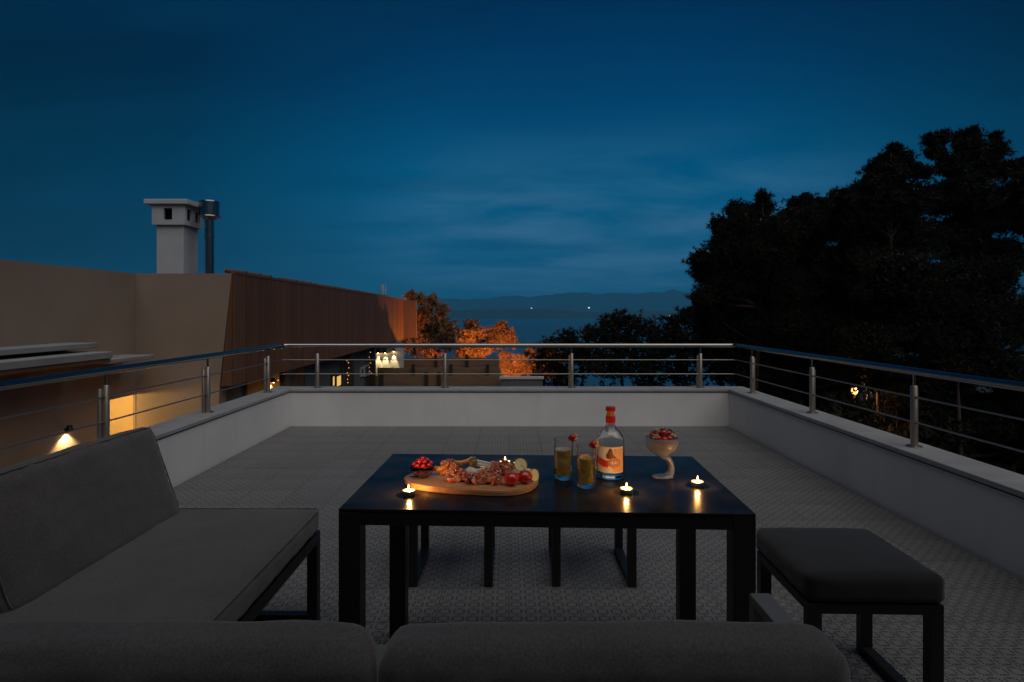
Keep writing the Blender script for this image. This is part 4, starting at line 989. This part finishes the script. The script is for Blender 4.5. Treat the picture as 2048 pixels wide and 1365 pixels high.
for (dx, dy, dz_, lay) in pos:
    loc = Vector((bxx + dx, byy + dy, bzz + dz_))
    if ch0 is None: ch0 = part('cherry', ball((0, 0, 0), .0092, 1, 1, .93, 12, 9), M['cherry'], None, True); o = ch0
    else: o = ch0.copy(); col.objects.link(o)
    o.location = loc; tag(o, names_[lay], 'cherry', 'cherries in the glass bowl, ring %s' % ('lowest', 'lower', 'at the rim', 'upper', 'top')[lay])
# melon crescents
M['melon'] = mat('orange_melon', (.80, .30, .06), .35, noise=(70, (.88, .42, .12), .35, .65), coat=.4, sss=.25)
def crescent(label, p, R0, th, ang, tilt, a0=-70, a1=70, m='melon'):
    V, Fc = [], []; n = 14
    q = Matrix.Rotation(ang, 3, 'Z') @ Matrix.Rotation(tilt, 3, 'X')
    for i in range(n + 1):
        t = i / n; a = R(a0 + (a1 - a0) * t); w_ = th * math.sin(math.pi * min(max(t, .03), .97)) ** .6
        c = Vector((R0 * math.sin(a), 0, R0 * (1 - math.cos(a)))); u = Vector((-math.sin(a), 0, math.cos(a)))
        for k in range(8):
            b = 2 * math.pi * k / 8; pp = c + u * (w_ * .8 * math.cos(b) + w_ * .5) + Vector((0, 1, 0)) * w_ * .55 * math.sin(b)
            V.append(Vector(p) + q @ pp)
    for i in range(n):
        for k in range(8): Fc.append((i * 8 + k, i * 8 + (k + 1) % 8, (i + 1) * 8 + (k + 1) % 8, (i + 1) * 8 + k))
    Fc += [tuple(range(8)), tuple(range(n * 8, n * 8 + 8))]
    return tag(part('melon_slice', (V, Fc), M[m], None, True), label, 'melon slice', 'melon slices on the board')
crescent('orange melon slice leaning against the bowl of cherries', Bp(874, 950) + Vector((0, 0, .014)), .042, .011, R(-18), R(-20))
crescent('orange melon slice under the first fold of ham', Bp(893, 952) + Vector((0, 0, .008)), .036, .010, R(-50), R(-35))
crescent('orange melon slice standing up behind the ham, beside the olive', Bp(921, 942) + Vector((0, 0, .022)), .040, .012, R(24), R(25))
crescent('orange melon slice lying at the back of the board', Bp(905, 941) + Vector((0, 0, .012)), .034, .010, R(8), R(-60))
# ham ribbons
M['ham'] = mat('cured_ham', (.44, .075, .04), .38, noise=(85, (.66, .30, .18), .42, .58, (1, 1, 2.5)), coat=.5, sss=.25)
def ham(label, px, py, r, hgt, seed, turns=4):
    g = random.Random(seed); V, Fc = [], []; p = Bp(px, py); n = 120 * turns // 3; mrow = 6
    for i in range(n + 1):
        t = i / n; a = t * turns * 2 * math.pi + seed
        rr = r * (.15 + .85 * t ** .7) * (1 + .32 * math.sin(a * 2.7 + seed) + .22 * math.sin(a * 5.3))
        zc = hgt * (.75 - .5 * t) + .007 * math.sin(a * 3.1 + seed)
        for j in range(mrow):
            v_ = j / (mrow - 1) - .5; wv = .0042 * math.sin(a * 4.3 + j * .7) + .0005 * g.uniform(-1, 1)
            hh = hgt * .42
            V.append((p.x + (rr + wv + v_ * .016 * math.sin(a * 2.6)) * math.cos(a) * 1.15, p.y + (rr + wv) * math.sin(a) * .75, max(ZB + .001, ZB + zc + v_ * hh * 1.7 + .0045 * math.sin(a * 3.7 + j * .4))))
    for i in range(n):
        for j in range(mrow - 1): a = i * mrow + j; Fc.append((a, a + 1, a + mrow + 1, a + mrow))
    o = part('cured_ham', (V, Fc), M['ham'], None, True); tag(o, label, 'ham', 'folded slices of cured ham on the board')
    md = o.modifiers.new('thickness', 'SOLIDIFY'); md.thickness = .0011
    return o
ham('ruffled slice of cured ham folded over the melon', 898, 948, .022, .042, 1, 3)
ham('ruffled heap of cured ham at the front, left of the fig', 915, 962, .030, .036, 2, 4)
ham('ruffled heap of cured ham at the front, right of the fig', 968, 967, .030, .034, 3, 4)
ham('ruffled heap of cured ham behind the tomatoes', 1003, 950, .028, .040, 4, 4)
ham('small fold of cured ham next to the cheese sticks', 985, 957, .020, .030, 5, 3)
ham('small curl of cured ham at the front beside the tomatoes', 993, 970, .016, .026, 6, 2)
# cheese sticks and soft cheese
M['cheese'] = mat('pale_cheese', (.76, .66, .47), .45, noise=(60, (.80, .73, .58), .35, .65), sss=.3, bump=(90, .2, .001))
M['soft'] = mat('soft_white_cheese', (.72, .66, .58), .6, noise=(50, (.66, .58, .48), .35, .65), bump=(120, .5, .002))
for i, (px, py, z, L1, az_, el, lab) in enumerate(((962, 943, .030, .085, -14, -9, 'pale cheese stick on top of the pile behind the ham'), (968, 944, .021, .080, -8, -6, 'pale cheese stick just under the top one'), (955, 948, .012, .080, 16, 2, 'pale cheese stick lying crosswise below the others'),
                                       (975, 947, .014, .070, -22, -4, 'pale cheese stick at the right of the pile'), (985, 943, .010, .060, 30, 0, 'pale cheese stick at the back right of the pile'))):
    c = Bp(px, py) + Vector((.008, 0, z)); b_ = box(-L1 / 2, L1 / 2, -.0055, .0055, -.0045, .0045, .001); q = Matrix.Rotation(R(az_), 3, 'Z') @ Matrix.Rotation(R(-el), 3, 'Y')
    tag(part('cheese_stick', ([c + q @ Vector(v_) for v_ in b_[0]], b_[1]), M['cheese'], None), lab, 'cheese', 'pale cheese sticks on the board')
tag(part('soft_cheese', ball(Bp(942, 953) + Vector((0, 0, .014)), .021, 1, .8, .75, 16, 10, .35, 3), M['soft'], None, True), 'lump of soft white cheese below the olive', 'cheese')
M['olive'] = mat('green_olive', (.12, .13, .03), .25, noise=(40, (.22, .14, .06), .35, .65), coat=.5)
M['fig'] = mat('purple_fig', (.09, .018, .03), .35, noise=(40, (.15, .04, .05), .35, .65), coat=.3)
oc = Bp(946, 947) + Vector((0, 0, .036)); ov = thing('stuffed_fig', 'dark green fig with a leafy tip on top of the cheese', 'fig', oc)
part('fruit', ball(oc, .0155, 1, 1, 1.05, 14, 10, .15, 2), M['olive'], ov, True)
lv, lf = [], []
for k in range(6):
    a = k * 1.05; u = Vector((math.cos(a), math.sin(a), 0)); s_ = Vector((-u.y, u.x, 0)); z = oc + Vector((0, -.002, .015)); n = len(lv)
    lv += [z, z + u * .006 + s_ * .003 + Vector((0, 0, .003)), z + u * .013 + Vector((0, 0, .004)), z + u * .006 - s_ * .003 + Vector((0, 0, .003))]; lf.append((n, n + 1, n + 2, n + 3))
part('leaf', (lv, lf), M['leaf'], ov)
tag(part('dark_fig', ball(Bp(938, 968) + Vector((0, 0, .0145)), .0145, 1, 1, 1, 14, 10), M['fig'], None, True), 'round dark purple fruit at the front between the heaps of ham', 'fig')
tag(part('dark_fig', ball(Bp(997, 962) + Vector((0, 0, .0125)), .0125, 1, 1, 1, 14, 10), M['fig'], None, True), 'dark purple fruit tucked into the ham left of the tomatoes', 'fig')
# tomatoes on the vine
M['tomato'] = mat('ripe_tomato', (.58, .028, .015), .16, noise=(12, (.50, .02, .012), .3, .7), coat=.9, sss=.15)
for (px, py, r, lab) in ((1023, 971, .0248, 'bright red tomato at the front right of the board'), (1049, 967, .0248, 'bright red tomato, the right-hand one of the pair')):
    c = Bp(px, py); c.z += r * .86
    to = thing('tomato', lab, 'tomato', c, 0, 'tomatoes on the board')
    V, Fc = ball((0, 0, 0), r, 1, 1, .86, 20, 14)
    V = [Vector((v_.x * (1 + .03 * math.cos(5 * math.atan2(v_.y, v_.x))), v_.y * (1 + .03 * math.cos(5 * math.atan2(v_.y, v_.x))), v_.z - (.004 * math.exp(-((v_.x ** 2 + v_.y ** 2) / (.006 ** 2))) if v_.z > 0 else 0))) for v_ in V]
    part('fruit', ([c + v_ for v_ in V], Fc), M['tomato'], to, True)
    lv, lf = [], []
    for k in range(5):
        a = k * 1.257; u = Vector((math.cos(a), math.sin(a), 0)); s_ = Vector((-u.y, u.x, 0)); z = c + Vector((0, 0, r * .84 - .002)); n = len(lv)
        lv += [z, z + u * .006 + s_ * .002 + Vector((0, 0, .001)), z + u * .014 + Vector((0, 0, .002)), z + u * .006 - s_ * .002 + Vector((0, 0, .001))]; lf.append((n, n + 1, n + 2, n + 3))
    part('calyx', (lv, lf), M['leaf'], to)
    part('stem', tube([c + Vector((0, 0, r * .8)), c + Vector((-.004, .004, r * .86 + .010)), c + Vector((-.012, .012, r * .86 + .012))], [.0016, .0014, .0012], 6), M['leaf'], to, True)
# lemon and cucumber slices
M['lemon'] = mat('pale_lemon_flesh', (.72, .60, .28), .35, noise=(120, (.80, .72, .45), .35, .65), coat=.4, sss=.2)
M['lemon_peel'] = mat('lemon_peel', (.62, .50, .05), .4)
for (px, py, z, r, nn, lab) in ((1041, 948, .030, .022, (.25, -1, .55), 'pale citrus slice standing behind the tomatoes'), (1068, 962, .018, .020, (.75, -.8, .25), 'pale citrus slice leaning at the right end of the board'), (1055, 950, .010, .018, (.1, -.3, 1), 'pale citrus slice lying flat at the back right of the board')):
    f_, pe = fruit_slice(Bp(px, py) + Vector((0, 0, z)), r, nn, .006)
    o = thing('citrus_slice', lab, 'citrus slice', Bp(px, py), 0, 'citrus slices on the board')
    part('flesh', f_, M['lemon'], o, True, auto=40); part('peel', pe, M['lemon_peel'], o, True, auto=40)
# ================================================================== haze
hz = part('haze', box(-30000, 30000, -60, 30000, -68, 460), None)
hm = bpy.data.materials.new('haze_air'); hm.use_nodes = True; ht = hm.node_tree
ht.nodes.remove(ht.nodes['Principled BSDF']); pv = nd(ht, 'ShaderNodeVolumePrincipled')
pv.inputs['Color'].default_value = (.05, .50, 1.0, 1); pv.inputs['Density'].default_value = 9.0e-5; pv.inputs['Anisotropy'].default_value = .0
ht.links.new(pv.outputs[0], ht.nodes['Material Output'].inputs['Volume']); hz.data.materials.append(hm); tag(hz, kind='stuff')
